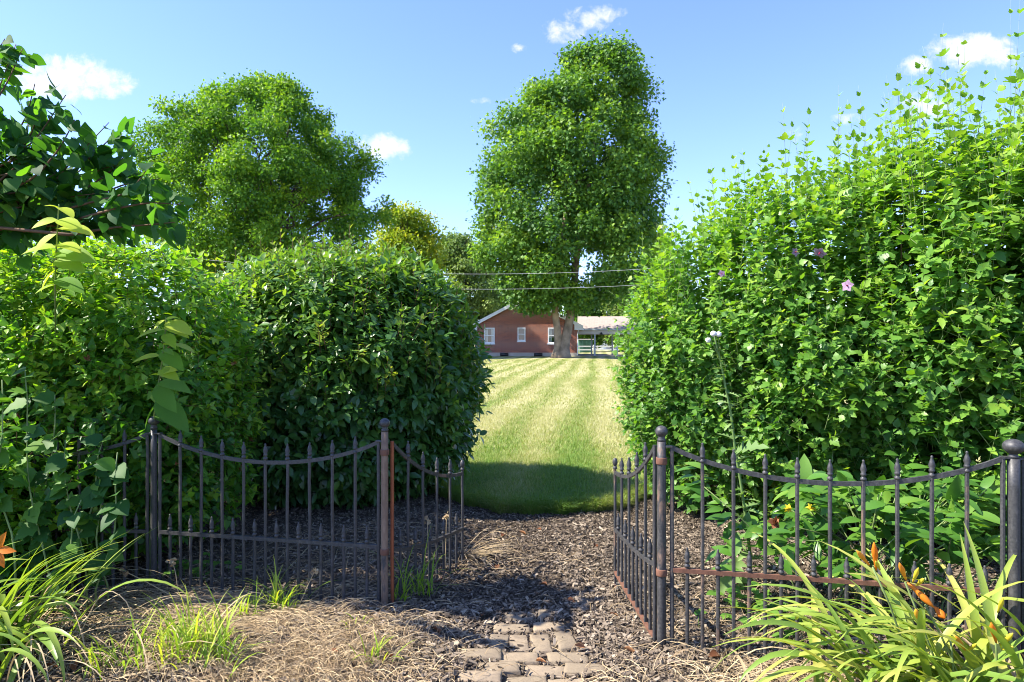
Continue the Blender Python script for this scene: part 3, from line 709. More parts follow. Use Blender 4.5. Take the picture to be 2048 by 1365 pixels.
mb = MB(); box2(mb, (14.2, 118, -.2), (34, 126, 2.6)); mb.build('wall', M['cream'], fh, smooth=False)
mb = MB(); slab(mb, [[13.6, 117.2, 2.5], [34.6, 117.2, 2.5], [34.6, 122, 4.4], [13.6, 122, 4.4]]); slab(mb, [[13.6, 122, 4.4], [34.6, 122, 4.4], [34.6, 126.8, 2.5], [13.6, 126.8, 2.5]]); mb.build('roof', M['farshingle'], fh, smooth=False)
mb = MB(); box2(mb, (15.1, 117.93, 0), (16.3, 117.99, 2.15)); mb.build('door', M['white'], fh, smooth=False)
for xx in (17.6, 22.5):
    mb = MB(); box2(mb, (xx, 117.9, .95), (xx+1.3, 117.99, 2.1)); wf = mb.build('window', M['white'], fh, smooth=False)
    mb = MB(); box2(mb, (xx+.1, 117.88, 1.05), (xx+1.2, 117.897, 2.0)); mb.build('pane', M['glass'], wf, smooth=False)
    for s0 in (-.42, 1.32):
        mb = MB(); box2(mb, (xx+s0, 117.9, .95), (xx+s0+.38, 117.985, 2.1)); mb.build('shutter', M['black'], fh, smooth=False)
# overhead cables
for lab, pts in (('upper of two overhead cables crossing before the maple', [(547, 830), (547, 1093), (540, 1263)]), ('lower of two overhead cables crossing before the maple', [(578, 873), (577.6, 1093), (571, 1268)])):
    Yc = 48.0; mb = MB()
    u = np.array([(p[1]-1024)/F_PX*Yc for p in pts]); zz = np.array([CAMH+(682.5-p[0])/F_PX*Yc for p in pts])
    cf = np.polyfit(u, zz, 2); X = np.linspace(-34, 34, 60)
    tube(mb, np.c_[X, np.full(60, Yc), np.polyval(cf, X)], .010, 5)
    tag(mb.build('overhead_cable', M['wire']), lab, 'cable', 'overhead cables')

# ================================================================= SHRUBS
def shrub_stems(name_parent, c, r, h, n, rad=.012, mat='twig'):
    mb = MB()
    for _ in range(n):
        a = rs.rand()*6.28; q = rs.rand()**.5
        s = np.array([c[0]+.25*r[0]*q*math.cos(a), c[1]+.25*r[1]*q*math.sin(a), -.05]); e = np.array([c[0]+.85*r[0]*q*math.cos(a), c[1]+.85*r[1]*q*math.sin(a), h*(.65+.3*rs.rand())])
        tube(mb, limb_path(s, e, 7, .35, 1.0), np.linspace(rad, rad*.35, 7), 5)
    return mb.build('stems', M[mat], name_parent)

# --- viburnum (rounded, dark glossy)
vb = thing('rounded_shrub', 'large rounded dark green shrub with glossy pointed leaves by the gate', 'shrub', (-1.67, 7.0, 0))
blobs = [dict(c=np.array([-1.72, 6.8, 1.10]), r=np.array([1.37, 1.28, 1.22]), p=2.12)]
mb = MB(); tw = MB()
for sc_, cnt, bk in ((.97, 2300, .35), (.84, 1700, .4), (.64, 1100, .5)):
    q, n = blob_surface(blobs, cnt, sc_, .05, .11, 2.8, bk)
    d = nrm(n*.8+UP*.35+rs.randn(len(q), 3)*.35)
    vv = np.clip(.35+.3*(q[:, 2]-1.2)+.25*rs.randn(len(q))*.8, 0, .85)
    twigs(mb, T_vib, q-d*.1, d, .18+.14*rs.rand(len(q)), 4, .118, 1.0, .45, vv, tw if sc_ == .96 else None, .002, 0, True, .45, .6)
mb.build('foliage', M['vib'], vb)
mb = MB()
q, n = blob_surface(blobs, 620, 1.0, .5, .05, 2.6, .3)
k = rs.rand(len(q)) < np.clip((q[:, 2]-.6)/1.4, .1, 1); q = q[k]; n = n[k]
d = nrm(n*.5+UP*.8+rs.randn(len(q), 3)*.2)
twigs(mb, T_vib, q, d, .14+.12*rs.rand(len(q)), 4, .075, .8, .1, .2+.5*rs.rand(len(q)), tw, .0022)
sh = np.array([P(x, y, 6.5+rs.rand()*.6) for x, y in ((562, 455), (520, 470), (700, 448), (480, 500), (545, 480), (585, 475), (660, 478), (735, 475), (800, 505), (820, 520), (450, 510), (680, 490), (615, 468), (760, 500), (705, 470), (840, 500), (640, 480), (470, 478), (775, 490), (600, 480), (430, 500), (880, 560))])
L0 = .30+.15*rs.rand(len(sh)); d = nrm(np.c_[rs.randn(len(sh))*.12, rs.randn(len(sh))*.12, np.ones(len(sh))])
twigs(mb, T_vib, sh-d*L0[:, None], d, L0, 6, .075, .8, .0, .5+.4*rs.rand(len(sh)), tw, .003)
for x, y, yy in ((500, 690, 5.55), (650, 655, 5.5), (860, 690, 5.85), (880, 720, 5.85), (770, 760, 5.6), (790, 740, 5.62), (640, 660, 5.5)):
    pt = P(x, y, yy)[None]; twigs(mb, T_vib, pt-[[0, 0, .14]], np.array([[.1*rs.randn(), -.35, .8]]), .2, 5, .08, .8, .0, np.array([.75]), tw, .003)
mb.build('young_shoots', M['vibtip'], vb)
tw.build('twigs', M['twig'], vb)
shrub_stems(vb, (-1.67, 6.75), (1.4, 1.2), 2.0, 26, .016)

# --- clipped hedge left
hd = thing('clipped_hedge', 'dense clipped hedge of small light green leaves left of the rounded shrub', 'hedge', (-3.9, 5.35, 0))
blobs = [dict(c=np.array([-3.0, 4.86, 1.03]), r=np.array([1.05, .76, 1.12]), p=4.2), dict(c=np.array([-2.6, 4.62, .30]), r=np.array([.42, .42, .42]), p=2.4), dict(c=np.array([-4.15, 5.15, 1.06]), r=np.array([1.2, .82, 1.05]), p=3.2), dict(c=np.array([-5.4, 5.45, 1.08]), r=np.array([1.3, .95, 1.10]), p=3.0), dict(c=np.array([-3.3, 4.0, .45]), r=np.array([.85, .34, .62]), p=2.4)]
mb = MB(); tw = MB()
for sc_, cnt, bk in ((.97, 6000, .35), (.87, 4600, .4), (.70, 3200, .6), (.5, 1500, 1)):
    q, n = blob_surface(blobs, cnt, sc_, .15, .10, 4.2, bk)
    k = q[:, 2] > .10+.2*rs.rand(len(q)); q = q[k]; n = n[k]
    d = nrm(n*.7+UP*.55+rs.randn(len(q), 3)*.4)
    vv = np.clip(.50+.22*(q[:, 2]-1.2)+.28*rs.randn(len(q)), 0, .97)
    twigs(mb, T_lob2, q-d*.08, d, .11+.12*rs.rand(len(q)), 4, .068 if sc_ > .8 else .085, 1.0, .2, vv, tw if (sc_ == .97) else None, .0013, 0, True, .5, .6)
q, n = blob_surface(blobs, 900, 1.0, 1.5, .05, 3.3, .3)
k = n[:, 2] > .2; q = q[k]; n = n[k]; d = nrm(n*.3+UP+rs.randn(len(q), 3)*.25)
twigs(mb, T_lob2, q, d, .08+.12*rs.rand(len(q)), 4, .045, .8, .0, .6+.4*rs.rand(len(q)), tw, .0014)
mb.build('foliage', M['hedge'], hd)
tw.build('twigs', M['twig'], hd)
shrub_stems(hd, (-3.9, 5.2), (1.6, .8), 1.9, 30, .012)
mb = MB(); q, n = blob_surface(blobs, 120, .97, .7, .05, 3.3, 0); q = q[rs.rand(len(q)) < .4]

for c_ in q[:16]:
    mb = MB(); scatter(mb, T_ovate, np.repeat(c_[None], 5, 0), rdir(5), rdir(5), .034, rs.rand(5)); mb.build('withered_flower', M['deadleaf'], hd)

# --- hibiscus hedge right
hb = thing('hibiscus_hedge', 'tall leafy hibiscus hedge with upright shoots and mauve flowers at right', 'hedge', (3.1, 5.6, 0))
blobs = [dict(c=np.array([1.93, 6.05, 1.15]), r=np.array([.90, .92, 1.28]), p=2.3), dict(c=np.array([2.6, 5.75, 1.28]), r=np.array([1.05, 1.1, 1.50]), p=2.5), dict(c=np.array([3.55, 5.3, 1.4]), r=np.array([1.15, 1.15, 1.54]), p=2.7), dict(c=np.array([4.6, 4.95, 1.42]), r=np.array([1.2, 1.2, 1.48]), p=2.7)]
mb = MB(); tw = MB()
for sc_, cnt, bk in ((.97, 7000, .3), (.86, 4600, .4), (.68, 2600, .6), (.48, 1100, 1)):
    q, n = blob_surface(blobs, cnt, sc_, .12, .13, 3.2, bk)
    low = np.clip((.6-q[:, 2])*.3, 0, .15)
    k = rs.rand(len(q)) > low; q = q[k]; n = n[k]
    d = nrm(n*.65+UP*.65+rs.randn(len(q), 3)*.35)
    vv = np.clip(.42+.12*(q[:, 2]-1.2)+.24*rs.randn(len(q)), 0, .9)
    sz = np.clip(.066+.011*(q[:, 0]-1.5), .058, .098)*(1 if sc_ > .8 else 1.25)
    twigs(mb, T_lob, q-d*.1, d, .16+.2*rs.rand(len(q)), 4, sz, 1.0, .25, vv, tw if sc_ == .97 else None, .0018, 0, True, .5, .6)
# upright shoots on top
q, n = blob_surface(blobs, 2700, .96, 1.5, .05, 2.4, .5)
k = n[:, 2] > .35; q = q[k]; n = n[k]; d = nrm(np.c_[.10*rs.randn(len(q)), .10*rs.randn(len(q)), np.ones(len(q))]+n*.12)
L0 = (.25+.6*rs.rand(len(q))**1.5)*np.clip(.55+.25*(q[:, 0]-1.2), .5, 1.3)
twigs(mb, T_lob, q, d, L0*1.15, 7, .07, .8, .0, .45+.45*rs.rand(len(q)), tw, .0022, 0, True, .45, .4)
# a few thin long sprays leaning over the lawn side
sp = np.array([P(x, y, 6.0) for x, y in ((1330, 690), (1300, 800), (1340, 860), (1290, 640), (1330, 560))])
d = nrm(np.array([[-1, -.2, .35], [-1, -.3, .25], [-1, -.2, .3], [-.8, -.2, .6], [-.7, -.2, .8]]))
twigs(mb, T_lob2, sp, d, .42, 7, .045, .8, .1, .6+.3*rs.rand(5), tw, .0025)
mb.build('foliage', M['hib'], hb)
tw.build('twigs', M['gstem'], hb)
shrub_stems(hb, (2.0, 6.0), (.8, .8), 2.0, 16, .013); shrub_stems(hb, (3.1, 5.5), (1.2, 1), 2.5, 24, .015)
def hib_flower(pos, face, r):
    mb = MB(); face = nrm(np.array([face], float)); e1, e2 = perp(face)
    a = np.arange(5)/5*6.283+rs.rand(); dd = np.cos(a)[:, None]*e1+np.sin(a)[:, None]*e2+face*.25
    scatter(mb, T_ovate, np.repeat(np.array([pos]), 5, 0), dd, np.repeat(face, 5, 0), r, rs.rand(5), np.full(5, 1.25))
    o = mb.build('flower', M['petal'], hb)
    c = MB(); tube(c, [pos, pos+face[0]*r*.5], [r*.13, r*.05], 6); c.build('stamen', M['petaldark'], o)
for x, y, yy, f, r in ((1695, 572, 4.62, (-.7, -.6, .1), .044), (1640, 505, 4.72, (-.6, -.4, -.7), .05), (1590, 505, 4.9, (.3, -.8, .1), .035), (1443, 548, 5.1, (0, -1, .2), .03)):
    hib_flower(P(x, y, yy), f, r)

# --- redbud (heart leaves, top left)
rb = thing('redbud_tree', 'small tree with dark heart shaped leaves at the upper left', 'tree', (-3.75, 3.75, 0))
mb = MB(); br = MB()
trunkp = np.array([[-3.75, 3.75, -.1], [-3.72, 3.75, .8], [-3.62, 3.73, 1.5], [-3.5, 3.7, 2.0]])
rs = np.random.RandomState(95)
tt = MB(); tube(tt, trunkp, [.07, .055, .05, .042], 8); tt.build('trunk', M['limb'], rb)
paths = [[(-220, 420), (-80, 330), (10, 200), (45, 120)], [(-200, 430), (-40, 380), (50, 270), (70, 190)], [(-150, 450), (20, 350), (60, 300), (85, 225)], [(-120, 470), (60, 390), (120, 320), (150, 262)], [(-100, 480), (80, 420), (180, 340), (240, 280)], [(-60, 490), (120, 430), (220, 370), (270, 310)],
         [(0, 510), (180, 455), (260, 410), (305, 345)], [(20, 520), (200, 480), (290, 440), (340, 420)], [(-100, 500), (20, 470), (110, 420), (190, 410)], [(-150, 430), (-60, 350), (0, 300), (20, 260)], [(-160, 400), (-80, 260), (-20, 150), (10, 100)], [(-40, 500), (60, 460), (140, 455), (230, 465)], [(-80, 480), (0, 420), (60, 400), (110, 370)], [(-120, 440), (-60, 400), (-10, 380), (40, 330)], [(60, 520), (160, 500), (250, 480), (320, 478)], [(-60, 520), (10, 500), (60, 490), (120, 480)], [(-90, 440), (-20, 400), (40, 350), (70, 320)], [(100, 470), (180, 420), (250, 390), (320, 380)], [(120, 500), (220, 470), (300, 455), (362, 460)], [(60, 440), (140, 400), (200, 360), (250, 350)], [(140, 520), (230, 505), (300, 500), (350, 495)], [(-100, 490), (-20, 470), (40, 460), (100, 450)], [(-100, 520), (-30, 505), (40, 495), (110, 485)], [(-80, 450), (0, 440), (60, 432), (130, 422)], [(-90, 400), (-40, 370), (10, 350), (60, 330)]]
for rep in range(3):
    for pth in paths[::1 if rep < 1 else 2]:
        if rep and pth[-1][0] > 260: continue
        if rep >= 2 and max(p[1] for p in pth[2:]) < 300: continue
        Y0 = 3.42+rs.rand()*.3+rep*.14
        pts = np.array([P(x+(rep > 0)*rs.randn()*26-(rep*14), y-22-(y > 430)*28+(rep > 0)*rs.randn()*24+rep*6, Y0+rs.randn()*.1) for x, y in pth])
        st = trunkp[-1]+np.array([-.1, 0, .1])*rs.randn(3)
        # smooth polyline
        t = np.linspace(0, 1, 12); pp = np.stack([np.interp(t, np.linspace(0, 1, 4), pts[:, c]) for c in range(3)], 1)
        pp[1:-1] = (pp[:-2]+2*pp[1:-1]+pp[2:])/4
        tube(br, np.vstack([st, pp]), np.linspace(.009, .002, 13), 5)
        nk = 33
        tk = np.sort(.04+.96*rs.rand(nk)**.8); nd = np.stack([np.interp(tk, t, pp[:, c]) for c in range(3)], 1)
        tg = nrm(pp[-1]-pp[0])
        side = nrm(np.cross(np.tile(tg, (nk, 1)), rs.randn(nk, 3)))
        off = side*(.02+.085*rs.rand(nk))[:, None]
        ld = nrm(side*.9+tg*.5-UP*(.25+.7*rs.rand(nk))[:, None]); ln = nrm(UP*.7+rs.randn(nk, 3)*.55-np.array([0, .35, 0]))
        scatter(mb, T_heart, nd+off, ld, ln, .080*(.6+.6*rs.rand(nk)), rs.rand(nk))
mb.build('crown', M['redbud'], rb); br.build('branches', M['twig'], rb)

# --- saplings with bright leaves in front of the hedge
def sapling(name, lab, pts, Y, leaves, mat, sr=.006, cat='sapling', lean=0):
    Yf = lambda q: float(np.interp(q, *Y)); pw = np.array([P(x, y, Yf(y)) for x, y in pts])
    pw = np.vstack([[pw[0][0]-.01, pw[0][1]+.01, -.02], pw]); base = pw[0].copy()
    t = thing(name, lab, cat, (base[0], base[1], max(base[2], 0)))
    sm = MB(); tube(sm, pw, np.linspace(sr, sr*.45, len(pw)), 6); sm.build('stem', M['gstem'], t)
    lm = MB()
    for (sx, sy, tx, ty, dy, v) in leaves:
        a = P(sx, sy, Yf(sy)); b = P(tx, ty, Yf(sy)+dy); L = np.linalg.norm(b-a)
        scatter(lm, T_sap, a[None], (b-a)[None], nrm(np.array([[-.1+.3*rs.randn(), -.5+.18*rs.randn(), .9]])), L*1.1, v, np.array([1.]))
    lm.build('leaves', M[mat], t); return t
sapling('sapling', 'bright green sapling shoot rising in front of the clipped hedge', [(300, 1100), (306, 870), (312, 800), (322, 740), (330, 680), (332, 635)], ((632, 860), (3.45, 4.13)),
        [(330, 640, 308, 652, -.05, .95), (330, 640, 352, 632, 0, 1), (332, 645, 378, 658, -.06, .9), (330, 652, 372, 664, -.05, .8), (328, 660, 272, 668, -.05, .75), (328, 668, 348, 688, -.06, .6), (327, 690, 384, 690, -.05, .7), (325, 700, 345, 704, -.04, .55), (322, 705, 362, 730, -.06, .4), (322, 712, 266, 716, -.05, .8), (318, 740, 352, 752, -.05, .75), (316, 748, 344, 735, -.06, .95), (316, 750, 298, 748, -.05, .85), (315, 765, 375, 772, -.05, .3), (312, 770, 345, 815, -.06, .2), (312, 800, 372, 850, -.05, .15), (312, 810, 283, 850, -.06, .35), (310, 830, 368, 842, -.05, .1)], 'sapling')
sapling('sapling', 'pale yellow green shoot standing above the hedge at upper left', [(112, 760), (112, 720), (111, 640), (110, 560), (114, 480), (118, 410)], ((400, 590, 700), (3.02, 3.3, 4.6)),
        [(117, 415, 145, 425, -.05, 1), (117, 415, 92, 408, -.04, 1), (116, 440, 65, 448, -.05, .95), (116, 440, 158, 452, -.05, .9), (114, 458, 178, 455, -.05, .95), (114, 468, 60, 500, -.05, .9), (113, 490, 155, 492, -.06, .95), (113, 495, 45, 497, -.04, .9), (113, 505, 178, 510, -.05, .6), (112, 520, 160, 532, -.06, .7), (111, 540, 75, 575, -.05, .8), (111, 560, 160, 572, -.06, .4), (111, 570, 70, 580, -.05, .75)], 'sapling')
# broad leaved vine at far left, before the fence
bv = thing('broadleaf_vine', 'broad leaved climbing plant before the fence at left', 'vine', (-2.65, 3.9, 0))
mb = MB(); sm = MB()
for (x0, y0, x1, y1, cnt, big) in ((200, 1180, 245, 905, 16, .10), (170, 1200, 130, 880, 22, .10), (90, 1150, 40, 740, 22, .11), (60, 1180, 110, 790, 20, .11), (210, 1170, 190, 950, 14, .09), (20, 1100, -20, 860, 14, .11), (150, 1100, 215, 880, 16, .09), (-40, 1150, 10, 760, 16, .11), (100, 1200, 170, 1000, 14, .10)):
    Yv = 3.62+.2*rs.rand(); pts = np.array([P(x0+(x1-x0)*t+10*math.sin(6*t+x0), y0+(y1-y0)*t, Yv) for t in np.linspace(0, 1, 8)])
    tube(sm, np.vstack([[pts[0][0], pts[0][1]+.02, -.02], pts]), np.linspace(.006, .003, 9), 5)
    tk = .12+.88*rs.rand(cnt); nd = np.stack([np.interp(tk, np.linspace(0, 1, 8), pts[:, c]) for c in range(3)], 1)
    ld = nrm(np.c_[rs.randn(cnt), -.5+.35*rs.randn(cnt), -.1+.4*rs.randn(cnt)]); ln = nrm(np.c_[.3*rs.randn(cnt), -.55*np.ones(cnt), .8+.2*rs.randn(cnt)])
    scatter(mb, T_ovate if big < .105 else T_lob, nd, ld, ln, big*(.6+.6*rs.rand(cnt)), rs.rand(cnt), np.full(cnt, 1.2))
mb.build('leaves', M['broad'], bv); sm.build('stems', M['gstem'], bv)
# hanging withered frond
fr = thing('withered_frond', 'brown withered frond hanging in the shrub behind the left fence', 'dead frond', P(478, 925, 5.3))
mb = MB(); pts = np.array([P(480, 920, 5.3), P(476, 960, 5.3), P(466, 1000, 5.28), P(458, 1045, 5.27)])
t = np.linspace(0, 1, 34); nd = np.stack([np.interp(t, np.linspace(0, 1, 4), pts[:, c]) for c in range(3)], 1)
nd = np.repeat(nd, 2, 0); m = len(nd)
scatter(mb, T_lance, nd, nrm(np.c_[rs.randn(m)*.6, rs.randn(m)*.3, -np.ones(m)]), rdir(m), .055*(.6+.6*rs.rand(m)), rs.rand(m), np.full(m, .7)); tube(mb, pts, .003, 5)
mb.build('leaves', M['deadleaf'], fr)

# ================================================================= FENCE
SPEAR = [(.0, 0), (.011, 0), (.014, .004), (.014, .011), (.0085, .016), (.0085, .021), (.0125, .024), (.0125, .032), (.0095, .036), (.0145, .050), (.0095, .070), (.0045, .084), (.0062, .089), (.0035, .094), (0, .095)]
BALL = [(0, 0), (.020, 0), (.020, .012), (.015, .018), (.018, .022)]
def ballprof(r, ob=.92):
    a = np.linspace(-1.05, math.pi/2, 12); c = .024+r*ob*math.sin(1.05)
    return BALL+[(r*math.cos(x), c+r*ob*math.sin(x)) for x in a]
def pick(root, x, y, z0, z1, w, ang, mat, tipmat):
    mb = MB(); vertbar(mb, x, y, z0, z1-.094, w, ang); o = mb.build('picket', mat, root, smooth=False)
    mb = MB(); lathe(mb, (x, y, z1-.095), SPEAR, 8); mb.build('spear_tip', tipmat, o)
def fence_panel(lab, a, b, z0, z1, nt, mats, w=.0165, sag=.14, tip=lambda t: 0, seed=0, hide_left=0):
    a = np.array(a, float); b = np.array(b, float)
    root = thing('iron_fence', lab, 'fence', (a[0], a[1], 0), 'iron fences along the bed')
    ang = math.atan2(b[1]-a[1], b[0]-a[0])
    at = lambda t: a+(b-a)*t
    zo = lambda t: z0+(z1-z0)*t
    for t in (0, 1):
        mb = MB(); x, y = at(t); vertbar(mb, x, y, gz(x, y)-.08, .95+zo(t), w*1.1, ang); mb.build('end_bar', mats['end0' if t == 0 else 'end1'], root, smooth=False)
    ts = np.linspace(0, 1, 25)
    top = np.array([[*at(t), .945+zo(t)-sag*(4*t*(1-t))**.9] for t in ts])
    mb = MB(); sweep(mb, top, .013, .021); mb.build('top_rail', mats['top'], root, smooth=False)
    mb = MB(); mid = np.array([[*at(t), .365+zo(t)] for t in np.linspace(.003, .997, 9)]); sweep(mb, mid, .02, .02); mb.build('middle_rail', mats['mid'], root, smooth=False)
    for k in range(nt):
        t = (k+1)/(nt+1); x, y = at(t)
        pick(root, x, y, gz(x, y)-.08, 1.005+zo(t)-.09*4*t*(1-t), w, ang, mats['pick'][k % len(mats['pick'])], mats['tip'])
    for k in range(nt+1):
        t = (k+.5)/(nt+1); x, y = at(t)
        pick(root, x, y, gz(x, y)-.08, .475+zo(t), w, ang, mats['pick'][(k*2+1) % len(mats['pick'])], mats['tip'])
    return root
I = M['iron']; D = M['iron_dark']; Wn = M['iron_worn']; Rr_ = M['iron_rust']; Or = M['iron_orange']; Tn = M['iron_tan']
A0 = G(770, 1225); A0 = np.array([-.705, 3.78]); A1 = np.array([-2.135, 4.07]); B0 = np.array([.712, 3.25]); B1 = np.array([2.175, 2.96])
def off(a, b, s):
    d = (np.array(b)-a); return np.array(a)+d/np.linalg.norm(d)*s
fence_panel('black iron fence panel between the ball posts, left of the gate', off(A1, A0, .04), off(A0, A1, .036), 0, -.005, 9, dict(end0=D, end1=I, top=D, mid=I, pick=[D, I, D], tip=D))
fence_panel('dark iron fence panel running into the plants at far left', off(A1, (-3.6, 4.15), .04)+np.array([-1.40, .07]), off(A1, (-3.6, 4.15), .04), .0, 0, 9, dict(end0=D, end1=D, top=D, mid=D, pick=[D], tip=D))
fence_panel('iron fence panel with rust red middle rail, right of the gate', off(B0, B1, .048), off(B1, B0, .042), .05, .045, 9, dict(end0=Wn, end1=I, top=D, mid=Rr_, pick=[Wn, I, I, Wn, I], tip=D))
fence_panel('iron fence panel starting beyond the far right ball post', off(B1, (3.6, 2.95), .042), np.array([3.6, 2.95]), .045, .04, 9, dict(end0=I, end1=I, top=D, mid=I, pick=[I], tip=D))
def post(lab, xy, h, r, ballr, mat, bands=(), ob=.92, plates=()):
    x, y = xy; root = thing('fence_post', lab, 'fence post', (x, y, 0), 'ball topped iron fence posts')
    top = h-(.024+2*ballr*.9)
    mb = MB(); tube(mb, [[x, y, gz(x, y)-.1]]+[[x, y, z] for z in np.linspace(.1, top, 8)], r, 14); mb.build('shaft', mat, root)
    mb = MB(); lathe(mb, (x, y, top), ballprof(ballr, ob), 18); mb.build('ball_finial', D, root)
    for z in bands:
        mb = MB(); lathe(mb, (x, y, z-.016), [(r, 0), (r+.005, 0), (r+.006, .003), (r+.006, .029), (r+.005, .032), (r, .032)], 14); mb.build('hinge_band', Rr_, root)
    for q, z in plates:
        q = np.array(q); mb = MB(); p2 = off(xy, q, .05); sweep(mb, [[x, y, z], [(x+p2[0])/2, (y+p2[1])/2, z], [p2[0], p2[1], z]], .03, .008); mb.build('bracket', I, root, smooth=False)
    return root
post('peeling rusty gate post with black ball top, left side of the opening', A0, 1.075, .0195, .029, Tn, (.885, .335), plates=((A1, .945),))
post('grey iron gate post with black ball top, right side of the opening', B0, 1.10, .021, .030, M['iron_worn'], (.93, .40), plates=((B1, 1.0),))
post('dark ball topped post where the left fence enters the hedge', A1, 1.055, .018, .031, I, plates=((A0, .95), ((-3.6, 4.15), .95)))
post('thick black post with flattened ball at the right picture edge', B1, 1.09, .024, .042, D, ob=.78, plates=((B0, .995), ((3.6, 2.95), .99)))
def gate(lab, h, e, zh, ze, mh, me, bot, mats, nt=4):
    h = np.array(h, float); e = np.array(e, float); ang = math.atan2(e[1]-h[1], e[0]-h[0])
    root = thing('garden_gate', lab, 'gate', (h[0], h[1], 0), 'open iron gate leaves')
    at = lambda t: h+(e-h)*t
    zt = lambda t: ze+(zh-ze)*(1-t)**2.1
    zm = lambda t: me+(mh-me)*(1-t)**3
    zb = lambda t: bot[0]+(bot[1]-bot[0])*t
    mb = MB(); vertbar(mb, *h, -.06, zh+.012, .019, ang); mb.build('hinge_bar', mats['hinge'], root, smooth=False)
    mb = MB(); vertbar(mb, *e, zb(1)-.1, ze+.02, .016, ang); eb = mb.build('end_bar', mats['end'], root, smooth=False)
    a = np.linspace(-1.3, math.pi/2, 10)
    mb = MB(); lathe(mb, (e[0], e[1], ze+.02), [(0, 0), (.012, 0), (.014, .006), (.011, .014), (.0085, .018)]+[(.0155*math.cos(q), .042+.026*math.sin(q)) for q in a], 12); mb.build('oval_finial', D, eb)
    ts = np.linspace(0.01, .99, 25)
    mb = MB(); sweep(mb, [[*at(t), zt(t)] for t in ts], .012, .02); mb.build('top_rail', mats['top'], root, smooth=False)
    mb = MB(); sweep(mb, [[*at(t), zm(t)] for t in ts], .018, .018); mb.build('middle_rail', mats['mid'], root, smooth=False)
    for dz in (0, -.085):
        mb = MB(); sweep(mb, [[*at(t), zb(t)+dz] for t in ts], .018, .016); mb.build('bottom_rail', mats['bot'], root, smooth=False)
    for k in range(5):
        t = (k+.5)/5; c = np.array([*at(t), zb(t)-.0425]); q = np.linspace(0, 2*math.pi, 17)
        dirv = np.array([*((e-h)/np.linalg.norm(e-h)), (bot[1]-bot[0])/np.linalg.norm(e-h)])
        mb = MB(); tube(mb, [c+dirv*.033*math.cos(w)+UP*.033*math.sin(w) for w in q], .004, 6); mb.build('ring', mats['ring'], root)
    for k in range(nt):
        t = (k+1)/(nt+1); pick(root, *at(t), zb(t), zt(t)+.105, .015, ang, mats['pick'][k % 2], D)
    for k in range(nt+1):
        t = (k+.5)/(nt+1); pick(root, *at(t), zb(t), zm(t)+.115, .015, ang, mats['pick'][(k+1) % 2], D)
gate('left leaf of the open garden gate with orange rusted hinge bar', (-.668, 3.805), (-.325, 4.47), .93, .634, .337, .272, (.03, .02), dict(hinge=Or, end=I, top=Wn, mid=D, bot=Rr_, ring=I, pick=[I, D]))
gate('right leaf of the open garden gate with rusty ringed bottom rail', (.690, 3.30), (.616, 4.08), .985, .715, .42, .376, (.06, .122), dict(hinge=I, end=Wn, top=D, mid=I, bot=Rr_, ring=I, pick=[D, I]))

# ================================================================= PAVERS
for (px, py), a, b, rot, lab in pv:
    c = G(px, py); c[2] = gz(c[0], c[1])-.022
    a *= .97; b *= .97
    t = MB(); na, nb = 9, 7
    u = np.array([-1, -.93, -.8, -.4, 0, .4, .8, .93, 1]); w = np.array([-1, -.9, -.6, 0, .6, .9, 1]); U, Wd = np.meshgrid(u, w)
    ed = np.maximum(np.abs(U), np.abs(Wd)); Z = .034-.007*np.clip((ed-.86)/.14, 0, 1)**2+.0012*rs.randn(*U.shape)+.003*rs.randn()
    X = U*a/2*(1+.02*rs.randn(*U.shape)); Yv = Wd*b/2*(1+.02*rs.randn(*U.shape))
    ii = np.arange(nb-1)[:, None]*na; jj = np.arange(na-1)[None]
    top = np.stack([X, Yv, Z], -1).reshape(-1, 3); bot = top.copy(); bot[:, 2] = -.04
    V = np.vstack([top, bot]); Fq = np.stack([ii+jj, ii+jj+1, ii+na+jj+1, ii+na+jj], -1).reshape(-1, 4)
    ring = list(range(na))+[na*k+na-1 for k in range(1, nb)]+[na*(nb-1)+k for k in range(na-2, -1, -1)]+[na*k for k in range(nb-2, 0, -1)]
    ring = np.array(ring); n2 = np.roll(ring, -1); off_ = na*nb
    Fs = np.stack([ring+off_, n2+off_, n2, ring], -1)
    ca_, sa_ = math.cos(R(rot)), math.sin(R(rot)); V[:, :2] = V[:, :2]@np.array([[ca_, sa_], [-sa_, ca_]])
    t.add(V, [Fq, Fs]); o = t.build('paver', M['paver']); o.location = [float(q) for q in c]
    tag(o, lab, 'paver', 'pavers of the sunken path')

# ================================================================= HERBS
def ribbon(mb, s, az, el, L, bend, w, v, seg=11, power=1.5, fold=.25, twist=0):
    s = np.asarray(s, float); pts = [s]; dirs = []
    for k in range(seg):
        u = (k+.5)/seg; e = el-bend*u**power
        d = np.array([math.cos(az)*math.cos(e), math.sin(az)*math.cos(e), math.sin(e)]); dirs.append(d); pts.append(pts[-1]+d*L/seg)
    pts = np.array(pts); dirs.append(dirs[-1]); dirs = np.array(dirs)
    h = np.array([-math.sin(az), math.cos(az), 0]); n = np.cross(dirs, h)
    u = np.linspace(0, 1, seg+1); ww = w*np.clip(np.minimum(.55+2.5*u, 1)*np.clip((1-u)*2.2, 0, 1)**.7, .03, 1)
    tw = twist*u
    sv = h[None]*np.cos(tw)[:, None]+n*np.sin(tw)[:, None]
    V = np.stack([pts-sv*(ww/2)[:, None]-n*(ww*fold/2)[:, None]*-1, pts, pts+sv*(ww/2)[:, None]+n*(ww*fold/2)[:, None]], 1).reshape(-1, 3)
    i = np.arange(seg)[:, None]*3; j = np.arange(2)[None]
    mb.add(V, np.stack([i+j, i+j+1, i+j+4, i+j+3], -1).reshape(-1, 4), np.clip(v+np.repeat(u, 3)*.15, 0, 1))
